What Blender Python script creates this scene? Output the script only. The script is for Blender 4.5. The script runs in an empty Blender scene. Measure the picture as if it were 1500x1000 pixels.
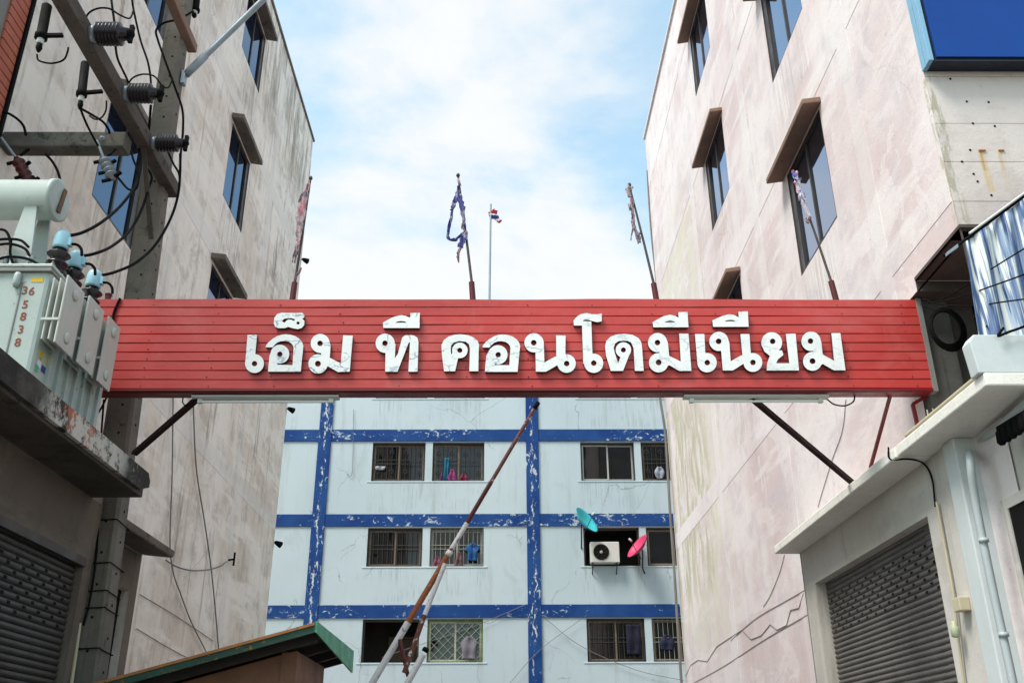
import bpy, bmesh, math, random
import numpy as np
from mathutils import Vector, Matrix
random.seed(7)
sc = bpy.context.scene
col = sc.collection
R_ = math.radians

# ------------------------------------------------------------------ camera
CAM = Vector((0, 0, 1.6)); F_PX = 1400.0
cd = bpy.data.cameras.new('camera'); cam = bpy.data.objects.new('camera', cd); col.objects.link(cam)
cd.sensor_width = 36.0; cd.lens = F_PX / 1500 * 36; cd.clip_end = 4000; cd.clip_start = 0.05
ROT = Matrix.Rotation(R_(-.68), 3, 'Z') @ Matrix.Rotation(R_(90 + 24.2), 3, 'X') @ Matrix.Rotation(R_(-.3), 3, 'Z')
cam.matrix_world = Matrix.Translation(CAM) @ ROT.to_4x4()
sc.camera = cam

# ------------------------------------------------------------------ sky, sun, exposure
SUN_EL, SUN_AZ = 58.0, 233.0            # azimuth clockwise from +Y
world = bpy.data.worlds.new('World'); sc.world = world; world.use_nodes = True
wt = world.node_tree; wt.nodes.clear()
def wn(t, **k):
    n = wt.nodes.new(t)
    for a, b in k.items(): setattr(n, a, b)
    return n
w_out = wn('ShaderNodeOutputWorld'); w_bg = wn('ShaderNodeBackground'); w_bg.inputs['Strength'].default_value = 0.066
sky = wn('ShaderNodeTexSky', sky_type='NISHITA', sun_disc=False)
sky.sun_elevation = R_(SUN_EL); sky.sun_rotation = R_(SUN_AZ); sky.air_density = 1.0; sky.dust_density = 1.2; sky.ozone_density = 1.5
w_tc = wn('ShaderNodeTexCoord')
w_mp = wn('ShaderNodeMapping'); w_mp.inputs['Scale'].default_value = (1.0, 1.0, 1.9); w_mp.inputs['Location'].default_value = (2.7, 1.1, 0.3)
w_n1 = wn('ShaderNodeTexNoise'); w_n1.inputs['Scale'].default_value = 2.3; w_n1.inputs['Detail'].default_value = 9; w_n1.inputs['Roughness'].default_value = .55; w_n1.inputs['Distortion'].default_value = .25
w_r1 = wn('ShaderNodeMapRange'); w_r1.interpolation_type = 'SMOOTHSTEP'
w_r1.inputs['From Min'].default_value = .41; w_r1.inputs['From Max'].default_value = .60; w_r1.inputs['To Min'].default_value = .17
w_gain = wn('ShaderNodeMix', data_type='RGBA', blend_type='MULTIPLY'); w_gain.inputs[0].default_value = 1.0
w_gain.inputs[7].default_value = (3.1, 3.5, 2.75, 1)
w_mix = wn('ShaderNodeMix', data_type='RGBA')
w_mix.inputs[7].default_value = (7.75, 7.95, 8.05, 1)
L = wt.links.new
L(w_tc.outputs['Generated'], w_mp.inputs['Vector']); L(w_mp.outputs[0], w_n1.inputs['Vector']); L(w_n1.outputs[0], w_r1.inputs['Value'])
L(sky.outputs[0], w_gain.inputs[6]); L(w_gain.outputs[2], w_mix.inputs[6]); L(w_r1.outputs[0], w_mix.inputs[0])
L(w_mix.outputs[2], w_bg.inputs['Color']); L(w_bg.outputs[0], w_out.inputs['Surface'])
sd = bpy.data.lights.new('sun', 'SUN'); sd.energy = 2.4; sd.angle = R_(22); sd.color = (1.0, .965, .91)
sun = bpy.data.objects.new('sun', sd); col.objects.link(sun)
sdir = Vector((math.sin(R_(SUN_AZ)) * math.cos(R_(SUN_EL)), math.cos(R_(SUN_AZ)) * math.cos(R_(SUN_EL)), math.sin(R_(SUN_EL))))
sun.rotation_euler = sdir.to_track_quat('Z', 'Y').to_euler(); sun.location = (-8, -20, 30)
sc.view_settings.view_transform = 'Standard'; sc.view_settings.look = 'None'
sc.view_settings.gamma = 1.0; sc.view_settings.use_curve_mapping = False
sc.view_settings.exposure = 0.92

# ------------------------------------------------------------------ survey helpers: sight lines from the camera meet real planes
def ray(u, v): return ROT @ Vector(((u - 750) / F_PX, (500 - v) / F_PX, -1))
def _on(ax, u, v, val):
    d = ray(u, v); return CAM + d * ((val - CAM[ax]) / d[ax])
def onX(u, v, x): return _on(0, u, v, x)
def onY(u, v, y): return _on(1, u, v, y)
def onZ(u, v, z): return _on(2, u, v, z)

# ------------------------------------------------------------------ object helpers
def tag(o, label=None, cat=None, group=None, kind=None):
    if label: o['label'] = label
    if cat: o['category'] = cat
    if group: o['group'] = group
    if kind: o['kind'] = kind
    return o
def empty(name, loc, label, cat, group=None):
    o = bpy.data.objects.new(name, None); o.empty_display_size = .2; o.location = loc; col.objects.link(o)
    return tag(o, label, cat, group)
def wloc(o):
    v = Vector((0, 0, 0))
    while o: v += o.location; o = o.parent
    return v

class MB:
    def __init__(s): s.v = []; s.f = []; s.m = []; s.sm = []
    def add(s, vs, fs, mi=0, smooth=False):
        b = len(s.v); s.v += [tuple(v) for v in vs]
        for f in fs: s.f.append([b + i for i in f]); s.m.append(mi); s.sm.append(smooth)
        return s
    def box(s, x0, x1, y0, y1, z0, z1, mi=0):
        if x0 > x1: x0, x1 = x1, x0
        if y0 > y1: y0, y1 = y1, y0
        if z0 > z1: z0, z1 = z1, z0
        return s.add([(x0,y0,z0),(x1,y0,z0),(x1,y1,z0),(x0,y1,z0),(x0,y0,z1),(x1,y0,z1),(x1,y1,z1),(x0,y1,z1)],
                     [(0,3,2,1),(4,5,6,7),(0,1,5,4),(1,2,6,5),(2,3,7,6),(3,0,4,7)], mi)
    def hexa(s, p, mi=0):      # bottom ring 4, top ring 4
        return s.add(p, [(0,3,2,1),(4,5,6,7),(0,1,5,4),(1,2,6,5),(2,3,7,6),(3,0,4,7)], mi)
    def beam(s, a, b, w, h, mi=0, up=(0,0,1), taper=1.0):
        a = Vector(a); b = Vector(b); d = (b - a).normalized(); u = Vector(up)
        sx = d.cross(u)
        if sx.length < 1e-4: sx = d.cross(Vector((0,1,0)))
        sx.normalize(); sy = sx.cross(d).normalized()
        ps = []
        for c, k in ((a, 1), (b, taper)):
            for i, j in ((-1,-1),(1,-1),(1,1),(-1,1)): ps.append(c + sx * (i*w/2*k) + sy * (j*h/2*k))
        return s.hexa(ps, mi)
    def tube(s, pts, r, n=8, mi=0, caps=True, smooth=True):
        pts = [Vector(p) for p in pts]; k = len(pts); rs = r if isinstance(r, (list, tuple)) else [r]*k
        ref = None; rings = []; vs = []
        for i, p in enumerate(pts):
            d = (pts[min(i+1,k-1)] - pts[max(i-1,0)]).normalized()
            if ref is None:
                ref = d.orthogonal().normalized()
            ref = (ref - d*ref.dot(d))
            if ref.length < 1e-5: ref = d.orthogonal()
            ref.normalize(); q = d.cross(ref)
            for j in range(n):
                a = 2*math.pi*j/n; vs.append(p + (ref*math.cos(a) + q*math.sin(a))*rs[i])
        fs = []
        for i in range(k-1):
            for j in range(n):
                j2 = (j+1) % n; fs.append((i*n+j, i*n+j2, (i+1)*n+j2, (i+1)*n+j))
        s.add(vs, fs, mi, smooth)
        if caps:
            b = len(s.v)
            s.add([vs[j] for j in range(n)], [tuple(range(n-1,-1,-1))], mi); s.add([vs[(k-1)*n+j] for j in range(n)], [tuple(range(n))], mi)
        return s
    def lathe(s, a, d, prof, n=16, mi=0, smooth=True):   # prof: (distance along d, radius)
        d = Vector(d).normalized(); a = Vector(a)
        ref = d.orthogonal().normalized(); q = d.cross(ref); vs = []
        for t, r in prof:
            for j in range(n):
                an = 2*math.pi*j/n; vs.append(a + d*t + (ref*math.cos(an)+q*math.sin(an))*max(r, 1e-4))
        fs = []
        for i in range(len(prof)-1):
            for j in range(n):
                j2 = (j+1) % n; fs.append((i*n+j, i*n+j2, (i+1)*n+j2, (i+1)*n+j))
        fs.append(tuple(range(n-1,-1,-1))); fs.append(tuple((len(prof)-1)*n+j for j in range(n)))
        return s.add(vs, fs, mi, smooth)
    def extrude(s, prof, fn, t0, t1, mi=0, segs=1, jit=None):  # closed profile of 2D points, fn(a,b,t)->3D
        n = len(prof); vs = []
        for k in range(segs+1):
            t = t0 + (t1-t0)*k/segs
            for a, b in prof: vs.append(fn(a, b, t))
        fs = [(k*n+j, k*n+(j+1)%n, (k+1)*n+(j+1)%n, (k+1)*n+j) for k in range(segs) for j in range(n)]
        fs += [tuple(range(n-1,-1,-1)), tuple(segs*n+j for j in range(n))]
        return s.add(vs, fs, mi)
    def build(s, name, mats, parent=None, bevel=0, solid=0, fix=True):
        off = wloc(parent) if parent else Vector((0,0,0))
        me = bpy.data.meshes.new(name)
        me.from_pydata([(v[0]-off[0], v[1]-off[1], v[2]-off[2]) for v in s.v], [], s.f)
        if not isinstance(mats, (list, tuple)): mats = [mats]
        for m in mats: me.materials.append(m)
        me.polygons.foreach_set('material_index', s.m); me.polygons.foreach_set('use_smooth', s.sm)
        if fix:
            bm = bmesh.new(); bm.from_mesh(me); bmesh.ops.recalc_face_normals(bm, faces=bm.faces); bm.to_mesh(me); bm.free()
        me.update()
        o = bpy.data.objects.new(name, me); col.objects.link(o)
        if parent: o.parent = parent
        if solid:
            md = o.modifiers.new('solid', 'SOLIDIFY'); md.thickness = solid; md.offset = 0
        if bevel:
            md = o.modifiers.new('bevel', 'BEVEL'); md.width = bevel; md.segments = 2; md.limit_method = 'ANGLE'; md.angle_limit = R_(40)
        return o
def alone(o, loc=None):
    """move a parentless mesh's origin to its own base without moving it"""
    vs = o.data.vertices
    c = Vector((sum(v.co.x for v in vs)/len(vs), sum(v.co.y for v in vs)/len(vs), min(v.co.z for v in vs)))
    o.data.transform(Matrix.Translation(-c)); o.location = c
    return o
def smooth_path(pts, n=6):
    pts = [Vector(p) for p in pts]
    if len(pts) < 3: return pts
    P = [pts[0]*2-pts[1]] + pts + [pts[-1]*2-pts[-2]]; out = []
    for i in range(1, len(P)-2):
        a, b, c, d = P[i-1], P[i], P[i+1], P[i+2]
        for k in range(n):
            t = k/n
            out.append(.5*((2*b)+(c-a)*t+(2*a-5*b+4*c-d)*t*t+(3*b-a-3*c+d)*t**3))
    out.append(pts[-1]); return out

# ------------------------------------------------------------------ materials
class Mat:
    def __init__(s, name, rough=.7, spec=.3, metal=0.0):
        s.m = bpy.data.materials.new(name); s.m.use_nodes = True; s.t = s.m.node_tree
        s.b = s.t.nodes['Principled BSDF']; s.b.inputs['Roughness'].default_value = rough
        s.b.inputs['Specular IOR Level'].default_value = spec; s.b.inputs['Metallic'].default_value = metal
        s.tc = s.t.nodes.new('ShaderNodeTexCoord'); s.geo = s.t.nodes.new('ShaderNodeNewGeometry')
        s.obj = s.tc.outputs['Object']; s.pos = s.geo.outputs['Position']
    def n(s, t, **k):
        q = s.t.nodes.new(t)
        for a, b in k.items(): setattr(q, a, b)
        return q
    def lk(s, a, b): s.t.links.new(a, b)
    def put(s, sock, v):
        if hasattr(v, 'default_value') and hasattr(v, 'is_output'): s.lk(v, sock)
        else: sock.default_value = v
    def map(s, vec, scale=(1,1,1), rot=(0,0,0), loc=(0,0,0)):
        q = s.n('ShaderNodeMapping'); s.lk(vec, q.inputs['Vector']); q.inputs['Scale'].default_value = scale
        q.inputs['Rotation'].default_value = rot; q.inputs['Location'].default_value = loc; return q.outputs[0]
    def noise(s, vec, scale, detail=5, rough=.6, dist=0.0):
        q = s.n('ShaderNodeTexNoise'); s.lk(vec, q.inputs['Vector']); q.inputs['Scale'].default_value = scale
        q.inputs['Detail'].default_value = detail; q.inputs['Roughness'].default_value = rough; q.inputs['Distortion'].default_value = dist
        return q.outputs[0]
    def rng(s, v, a, b, c=0.0, d=1.0, smooth=True):
        q = s.n('ShaderNodeMapRange'); q.interpolation_type = 'SMOOTHSTEP' if smooth else 'LINEAR'
        s.put(q.inputs['Value'], v); q.inputs['From Min'].default_value = a; q.inputs['From Max'].default_value = b
        q.inputs['To Min'].default_value = c; q.inputs['To Max'].default_value = d; return q.outputs[0]
    def math(s, op, a, b=0.0):
        q = s.n('ShaderNodeMath', operation=op); s.put(q.inputs[0], a); s.put(q.inputs[1], b); return q.outputs[0]
    def mix(s, f, a, b, mode='MIX'):
        q = s.n('ShaderNodeMix', data_type='RGBA', blend_type=mode); s.put(q.inputs[0], f)
        for i, v in ((6, a), (7, b)):
            s.put(q.inputs[i], (*v, 1) if isinstance(v, tuple) and len(v) == 3 else v)
        return q.outputs[2]
    def sep(s, vec):
        q = s.n('ShaderNodeSeparateXYZ'); s.lk(vec, q.inputs[0]); return q.outputs
    def cracks(s, vec, scale, width, dist=.35):
        nz = s.n('ShaderNodeTexNoise'); s.lk(vec, nz.inputs['Vector']); nz.inputs['Scale'].default_value = 1.7*scale; nz.inputs['Detail'].default_value = 6
        ad = s.n('ShaderNodeVectorMath', operation='MULTIPLY_ADD'); s.lk(nz.outputs['Color'], ad.inputs[0]); ad.inputs[1].default_value = (dist/scale,)*3; s.lk(vec, ad.inputs[2])
        vo = s.n('ShaderNodeTexVoronoi', feature='DISTANCE_TO_EDGE'); s.lk(ad.outputs[0], vo.inputs['Vector']); vo.inputs['Scale'].default_value = scale
        return s.rng(vo.outputs['Distance'], width*.4, width, 1, 0)
    def region(s, y0, y1, z0, z1, soft=.4, axis=1):
        o = s.sep(s.pos); wob = s.math('MULTIPLY', s.math('SUBTRACT', s.noise(s.pos, 1.3, 6, .7), .5), soft*3)
        y = s.math('ADD', o[axis], wob); z = s.math('ADD', o[2], wob)
        a = s.math('MULTIPLY', s.rng(y, y0-soft, y0+soft), s.rng(y, y1-soft, y1+soft, 1, 0))
        b = s.math('MULTIPLY', s.rng(z, z0-soft, z0+soft), s.rng(z, z1-soft, z1+soft, 1, 0))
        return s.math('MULTIPLY', a, b)
    def color(s, c): s.put(s.b.inputs['Base Color'], (*c, 1) if isinstance(c, tuple) and len(c) == 3 else c); return s
    def bump(s, h, strength=.3, dist=.01):
        q = s.n('ShaderNodeBump'); s.lk(h, q.inputs['Height']); q.inputs['Strength'].default_value = strength; q.inputs['Distance'].default_value = dist
        s.lk(q.outputs[0], s.b.inputs['Normal']); return s

def worn(name, c, c2=None, rough=.6, spec=.3, metal=0.0, scale=3.0, amt=.6, spots=None, bump=.15, spot_lo=.58):
    M = Mat(name, rough, spec, metal); c2 = c2 or tuple(x*.65 for x in c)
    a = M.noise(M.pos, scale, 7, .65)
    k = M.mix(M.rng(a, .35, .7, 0, amt), c, c2)
    if spots:
        k = M.mix(M.rng(M.noise(M.pos, scale*3.1, 8, .7), spot_lo, spot_lo+.07), k, spots)
    st = M.noise(M.map(M.pos, (5, 5, .5)), 2.0, 4, .6)
    k = M.mix(M.rng(st, .5, .75, 0, .25), k, c2)
    M.color(k).bump(M.noise(M.pos, 45, 4, .6), bump, .004)
    M.put(M.b.inputs['Roughness'], M.rng(a, .3, .7, max(rough-.12, .05), min(rough+.12, 1)))
    return M.m
def plain(name, c, rough=.6, spec=.3, metal=0.0): return Mat(name, rough, spec, metal).color(c).m

def plaster(name, base, light, dark, grey, diag, extra=None, streak=.5, crack=.55):
    M = Mat(name, .88, .18)
    P = M.pos
    k = M.mix(M.rng(M.noise(P, .45, 6, .6), .36, .64), base, light)
    mid = M.noise(P, 1.9, 9, .68, .3)
    k = M.mix(M.rng(mid, .47, .66, 0, .7), k, grey)
    dg = M.noise(M.map(P, (1, .55, 3.2), rot=(diag, 0, 0)), .9, 6, .62)
    k = M.mix(M.rng(dg, .50, .62, 0, .75), k, light)
    st = M.noise(M.map(P, (2.6, 2.6, .2)), 1.6, 7, .66)
    k = M.mix(M.rng(st, .54, .72, 0, streak), k, dark)
    fs = M.noise(M.map(P, (9, 9, .35)), 1.6, 6, .7)
    k = M.mix(M.rng(fs, .60, .78, 0, streak*.55), k, dark)
    vs_ = M.noise(M.map(P, (1.7, 1.7, .28), loc=(6, 2, 1)), 1.3, 8, .68, .4)
    k = M.mix(M.rng(vs_, .56, .64, 0, .6), k, light)
    pt = M.noise(M.map(P, (1, 1, 1.15), loc=(4, 1, 2)), 1.05, 7, .6, .8)
    k = M.mix(M.rng(pt, .595, .615, 0, .5), k, light)
    k = M.mix(M.rng(M.noise(M.map(P, loc=(1, 7, 3)), 2.3, 8, .7, .5), .64, .665, 0, .45), k, grey)
    sp = M.noise(P, 11, 8, .75)
    k = M.mix(M.rng(sp, .60, .70, 0, .6), k, dark)
    sc2 = M.noise(M.map(P, (1, 1.2, .7), rot=(R_(25), 0, 0), loc=(2, 9, 4)), 4.2, 10, .78, .8)
    k = M.mix(M.rng(sc2, .64, .68, 0, .6), k, tuple(x*.6 for x in dark))
    if extra: k = extra(M, k)
    cr = M.math('MULTIPLY', M.cracks(P, .42, .0035), M.rng(M.noise(P, .33, 3), .54, .60, 0, .7))
    cr2 = M.math('MULTIPLY', M.cracks(P, 1.3, .008), M.rng(M.noise(M.map(P, loc=(5,3,8)), .55, 3), .60, .68, 0, .7))
    k = M.mix(M.math('MULTIPLY', M.math('MAXIMUM', cr, cr2), crack), k, tuple(x*.35 for x in dark))
    M.color(k)
    h = M.math('ADD', M.math('MULTIPLY', M.noise(P, 3.5, 6, .7), .8), M.math('MULTIPLY', M.noise(P, 38, 5, .7), .25))
    M.bump(h, .35, .03)
    return M.m

def drips(M, k, boxes, dark, amt, axis=1):
    rg = M.noise(M.map(M.pos, (10, 10, .5)), 1.5, 7, .72, .2)
    for (y0, y1, z0, z1) in boxes:
        k = M.mix(M.math('MULTIPLY', M.math('MULTIPLY', M.region(y0, y1, z0, z1, .12, axis), M.rng(rg, .46, .62)), amt), k, dark)
    return k
def ex_right(M, k):
    olive = (.44, .41, .285); pale = (.66, .63, .50)
    st = M.noise(M.map(M.pos, (2.2, 2.2, .7)), 1.6, 9, .72, .5)
    rg = M.noise(M.map(M.pos, (8, 8, 2.6)), 1.6, 9, .76, .6)
    k = M.mix(M.math('MULTIPLY', M.math('MULTIPLY', M.region(16.4, 22, 3.8, 13.0, .8), M.rng(st, .40, .56)), .7), k, pale)
    k = M.mix(M.math('MULTIPLY', M.math('MULTIPLY', M.region(17.6, 21.6, 4.8, 9.2, .6), M.rng(st, .43, .56)), .75), k, olive)
    for (y0, y1, z0, z1, so) in ((8.46, 8.72, 5.9, 8.3, .05), (12.36, 12.62, 9.6, 14.6, .07), (16.35, 16.75, 8.5, 13.2, .12), (6.97, 7.06, 5.8, 7.4, .03)):
        k = M.mix(M.math('MULTIPLY', M.math('MULTIPLY', M.region(y0, y1, z0, z1, so), M.rng(rg, .46, .55)), .8), k, olive)
    k = M.mix(M.math('MULTIPLY', M.math('MULTIPLY', M.region(17.0, 21.0, 9, 16.5, .5), M.rng(M.noise(M.map(M.pos, (5, 5, 1.2)), 1.5, 9, .78, .6), .61, .65)), .8), k, (.13, .125, .11))
    k = M.mix(M.math('MULTIPLY', M.math('MULTIPLY', M.region(12.0, 13.0, 10, 15, .3), M.rng(M.noise(M.map(M.pos, (9, 9, 2.2)), 1.5, 9, .78, .6), .62, .66)), .85), k, (.15, .14, .12))
    k = drips(M, k, ((9.55, 10.9, 6.5, 7.40), (13.85, 15.2, 6.5, 7.4), (9.55, 10.9, 9.7, 10.56), (13.85, 15.2, 9.8, 10.62)), (.47, .41, .39), .55)
    return k
def ex_left(M, k):
    k = drips(M, k, ((14.6, 15.9, 9.9, 11.0), (14.6, 15.9, 13.2, 14.3), (10, 11.3, 6.9, 8.0)), (.27, .24, .215), .6)
    st = M.noise(M.map(M.pos, (2.2, 2.2, .3)), 1.5, 8, .72)
    k = M.mix(M.math('MULTIPLY', M.math('MULTIPLY', M.region(8, 22, 14.6, 18, .8), M.rng(st, .42, .62)), .75), k, (.17, .165, .15))
    k = M.mix(M.math('MULTIPLY', M.math('MULTIPLY', M.region(16, 22, 9, 13.5, .8), M.rng(st, .56, .66)), .7), k, (.16, .155, .145))
    return k
m_wall_r = plaster('pinkish_plaster', (.645, .52, .515), (.775, .70, .695), (.44, .37, .365), (.59, .525, .55), R_(38), ex_right, streak=.26, crack=.25)
m_wall_l = plaster('beige_grey_plaster', (.69, .60, .525), (.86, .80, .745), (.30, .25, .21), (.49, .425, .38), R_(-52), ex_left, streak=.75)
m_band_r = plaster('pinkish_plaster_band', (.68, .58, .575), (.775, .71, .705), (.49, .42, .42), (.61, .55, .57), R_(38), None, streak=.2, crack=.3)
m_band_l = plaster('beige_grey_plaster_band', (.68, .625, .575), (.79, .745, .705), (.39, .345, .31), (.55, .50, .465), R_(-52), None, streak=.5, crack=.3)
def ex_front(M, k):
    f = M.noise(M.map(M.pos, (11, 11, .55)), 1.5, 7, .7, .2)
    for u in (1438, 1466):
        p = onY(u, 222, 7.0)
        for (w, zb, c, am) in ((.030, .42, (.55, .40, .17), .75), (.016, .20, (.42, .22, .05), .85)):
            k = M.mix(M.math('MULTIPLY', M.math('MULTIPLY', M.region(p.x-w, p.x+w, p.z-zb, p.z+.0, .022, 0), M.rng(f, .34, .62)), am), k, c)
    e = M.noise(M.map(M.pos, (9, 9, 2)), 1.6, 9, .76, .5)
    k = M.mix(M.math('MULTIPLY', M.math('MULTIPLY', M.region(3.8, 4.0, 5.7, 7.4, .04, 0), M.rng(e, .46, .56)), .8), k, (.34, .31, .23))
    return k
m_facade_r = plaster('grey_panel_plaster', (.57, .49, .465), (.63, .565, .54), (.41, .35, .32), (.51, .445, .43), 0, ex_front, streak=.22, crack=.1)
m_shop_r = plaster('cream_shop_plaster', (.50, .46, .42), (.58, .545, .51), (.25, .225, .195), (.42, .395, .37), 0, None, streak=.45, crack=.2)
m_shop_l = plaster('shade_toned_shop_plaster', (.125, .098, .080), (.165, .135, .112), (.07, .058, .05), (.10, .085, .072), 0, None, streak=.4, crack=.2)  # brown plaster, with the shade under the left canopy put into its colour
def back_paint():
    M = Mat('pale_blue_white_paint', .8, .2); P = M.pos
    base = (.47, .55, .59)
    k = M.mix(M.rng(M.noise(P, .25, 5), .35, .65), base, (.52, .595, .63))
    k = M.mix(M.rng(M.noise(M.map(P, (3, 3, .25)), 1.2, 7, .7), .52, .72, 0, .5), k, (.36, .40, .40))
    k = M.mix(M.rng(M.noise(P, 5, 9, .75), .62, .72, 0, .6), k, (.30, .32, .32))
    k = drips(M, k, ((-4.1, -.5, 8.9, 9.82), (-4.1, -.5, 6.2, 7.18), (2.4, 4.3, 9.0, 9.82), (2.4, 4.3, 6.2, 7.2), (-4.1, -.5, 11.6, 12.55), (2.4, 5.5, 11.6, 12.55)), (.27, .29, .285), M.rng(M.noise(M.map(P, loc=(7, 4, 2)), .9, 3), .42, .64, 0, .5), 0)
    k = M.mix(M.rng(M.noise(M.map(P, (1, 1, .5), loc=(3, 3, 3)), 1.1, 9, .72, .5), .56, .66, 0, .4), k, (.38, .43, .45))
    k = M.mix(M.rng(M.noise(M.map(P, loc=(8, 1, 5)), 2.6, 9, .75, .6), .66, .69, 0, .7), k, (.24, .26, .26))
    cr = M.math('MULTIPLY', M.cracks(P, .30, .0034, .45), M.rng(M.noise(P, .22, 3), .48, .56))
    cr2 = M.math('MULTIPLY', M.cracks(M.map(P, loc=(3, 0, 1)), .85, .009, .5), M.rng(M.noise(M.map(P, loc=(9, 2, 4)), .4, 3), .58, .64))
    k = M.mix(M.math('MULTIPLY', M.math('MAXIMUM', cr, cr2), .6), k, (.22, .23, .23))
    M.color(k).bump(M.noise(P, 22, 6, .7), .25, .02); return M.m
m_back = back_paint()
def peel_blue(vert):
    M = Mat('flaking_blue_paint', .75, .12); P = M.pos
    k = M.mix(M.rng(M.noise(P, .9, 6), .35, .7), (.011, .046, .185), (.020, .072, .235))
    sc_ = (9, 9, 3.2) if vert else (4.5, 4.5, 7.5)
    a = M.noise(M.map(P, sc_), 1.0, 9, .72, .6)
    msk = M.rng(M.noise(M.map(P, loc=(2, 0, 7)), .42 if not vert else .6, 3), .40, .62)
    thr = M.math('ADD', a, M.math('MULTIPLY', msk, .11))
    k = M.mix(M.rng(thr, .662, .69), k, (.46, .52, .55))
    k = M.mix(M.rng(M.noise(P, 6, 8, .7), .64, .7, 0, .7), k, (.22, .30, .42))
    if vert:   # the ragged split down the middle of each pilaster
        o = M.sep(P); cx = M.math('SUBTRACT', M.math('ABSOLUTE', M.math('ADD', M.math('MODULO', M.math('ADD', o[0], 5.61 + 13.16), 6.58), 0.0)), 0.0)
        wob = M.math('MULTIPLY', M.math('SUBTRACT', M.noise(M.map(P, (1, 1, 1.3)), 1.6, 8, .7), .5), .55)
        near = M.math('ABSOLUTE', M.math('ADD', M.math('SUBTRACT', M.math('MODULO', M.math('ADD', o[0], 5.61 + 3.29 + 13.16), 6.58), 3.29), wob))
        k = M.mix(M.math('MULTIPLY', M.rng(near, .012, .030, 1, 0), M.rng(M.noise(M.map(P, (3, 3, 1)), 2.2, 7, .75), .48, .54)), k, (.60, .62, .58))
    M.color(k).bump(thr, .4, .02); return M.m
m_blue_h = peel_blue(False); m_blue_v = peel_blue(True)
def letter_paint():
    M = Mat('chipped_white_letter_paint', .45, .35); P = M.pos
    w = M.mix(M.rng(M.noise(P, 4, 5), .4, .7), (.80, .80, .79), (.70, .71, .71))
    xs = M.sep(P)[0]
    more = M.rng(xs, -2.4, 2.6, 1.0, .32, False)          # the western letters have weathered most
    a = M.cracks(M.map(P, (2.3, 2.3, 4.4), rot=(0, R_(28), 0)), 1.7, .034, .6)
    msk = M.rng(M.noise(M.map(P, loc=(3, 0, 3)), 5.0, 4, .6), .46, .60)
    k = M.mix(M.math('MULTIPLY', M.math('MULTIPLY', a, msk), more), w, (.19, .26, .34))
    b = M.math('MULTIPLY', M.rng(M.noise(M.map(P, (6, 6, 10), rot=(0, R_(30), 0)), 1.1, 8, .72), .565, .61), more)
    k = M.mix(M.math('MULTIPLY', b, .9), k, (.33, .40, .47))
    M.color(k); return M.m
m_letter = letter_paint(); m_letter_side = worn('letter_return_metal', (.045, .047, .05), rough=.5)
def red_cladding():
    M = Mat('red_cladding_paint', .34, .45); P = M.pos
    k = M.mix(M.rng(M.noise(M.map(P, (.5, 1, 3)), 1.3, 6, .6), .35, .7), (.50, .046, .040), (.42, .038, .034))
    k = M.mix(M.rng(M.noise(M.map(P, (7, 1, .8)), 1.5, 7, .7), .55, .75, 0, .35), k, (.47, .085, .08))
    k = M.mix(M.rng(M.noise(M.map(P, (1.2, 1, 1.6)), 1.1, 8, .68, .5), .50, .66, 0, .45), k, (.52, .105, .10))
    k = M.mix(M.rng(M.noise(M.map(P, (16, 1, .9)), 1.4, 8, .75), .60, .72, 0, .45), k, (.26, .030, .032))
    k = M.mix(M.rng(M.noise(M.map(P, (2, 2, 30)), 1.6, 7, .7), .69, .75), k, (.10, .02, .02))
    M.color(k).bump(M.noise(P, 2.5, 4), .22, .04)
    M.put(M.b.inputs['Roughness'], M.rng(M.noise(P, 3, 5), .3, .7, .34, .6)); return M.m
m_red = red_cladding()
m_red_trim = worn('dark_red_trim_paint', (.20, .016, .02), (.13, .012, .014), rough=.4, spec=.45)
m_red_pipe = worn('maroon_steel_paint', (.10, .014, .018), (.06, .012, .012), rough=.45)
def concrete(name, a, b, dk, sp=.6, rough=.9):
    M = Mat(name, rough, .2); P = M.pos
    k = M.mix(M.rng(M.noise(P, 1.6, 8, .68), .35, .68), a, b)
    k = M.mix(M.rng(M.noise(P, 6, 9, .75, .4), sp, sp+.1, 0, .8), k, dk)
    k = M.mix(M.rng(M.noise(M.map(P, (8, 8, .5)), 1.5, 6, .7), .55, .75, 0, .5), k, dk)
    k = M.mix(M.rng(M.noise(P, 30, 4, .7), .62, .7, 0, .6), k, tuple(x*.5 for x in dk))
    M.color(k).bump(M.noise(P, 20, 8, .75), .4, .015); return M.m
m_conc = concrete('weathered_concrete', (.30, .275, .24), (.22, .20, .175), (.08, .072, .065))
m_brace = worn('dark_brace_steel', (.032, .012, .012), (.02, .009, .009), rough=.6, spec=.15)
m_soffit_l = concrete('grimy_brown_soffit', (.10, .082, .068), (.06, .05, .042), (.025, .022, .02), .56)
m_pole = concrete('concrete_pole', (.185, .163, .138), (.13, .115, .098), (.06, .053, .047), .56)
m_xarm = concrete('dark_timber_arm', (.115, .095, .08), (.075, .062, .054), (.03, .026, .024), .56)
m_hood_r = concrete('brown_painted_hood', (.26, .165, .125), (.205, .13, .10), (.09, .06, .05), .6)
m_hood_l = concrete('grimy_hood', (.19, .16, .135), (.13, .11, .095), (.035, .03, .027), .54)
m_slab_r = concrete('white_painted_slab', (.80, .77, .72), (.70, .67, .62), (.40, .36, .31), .64)
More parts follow.
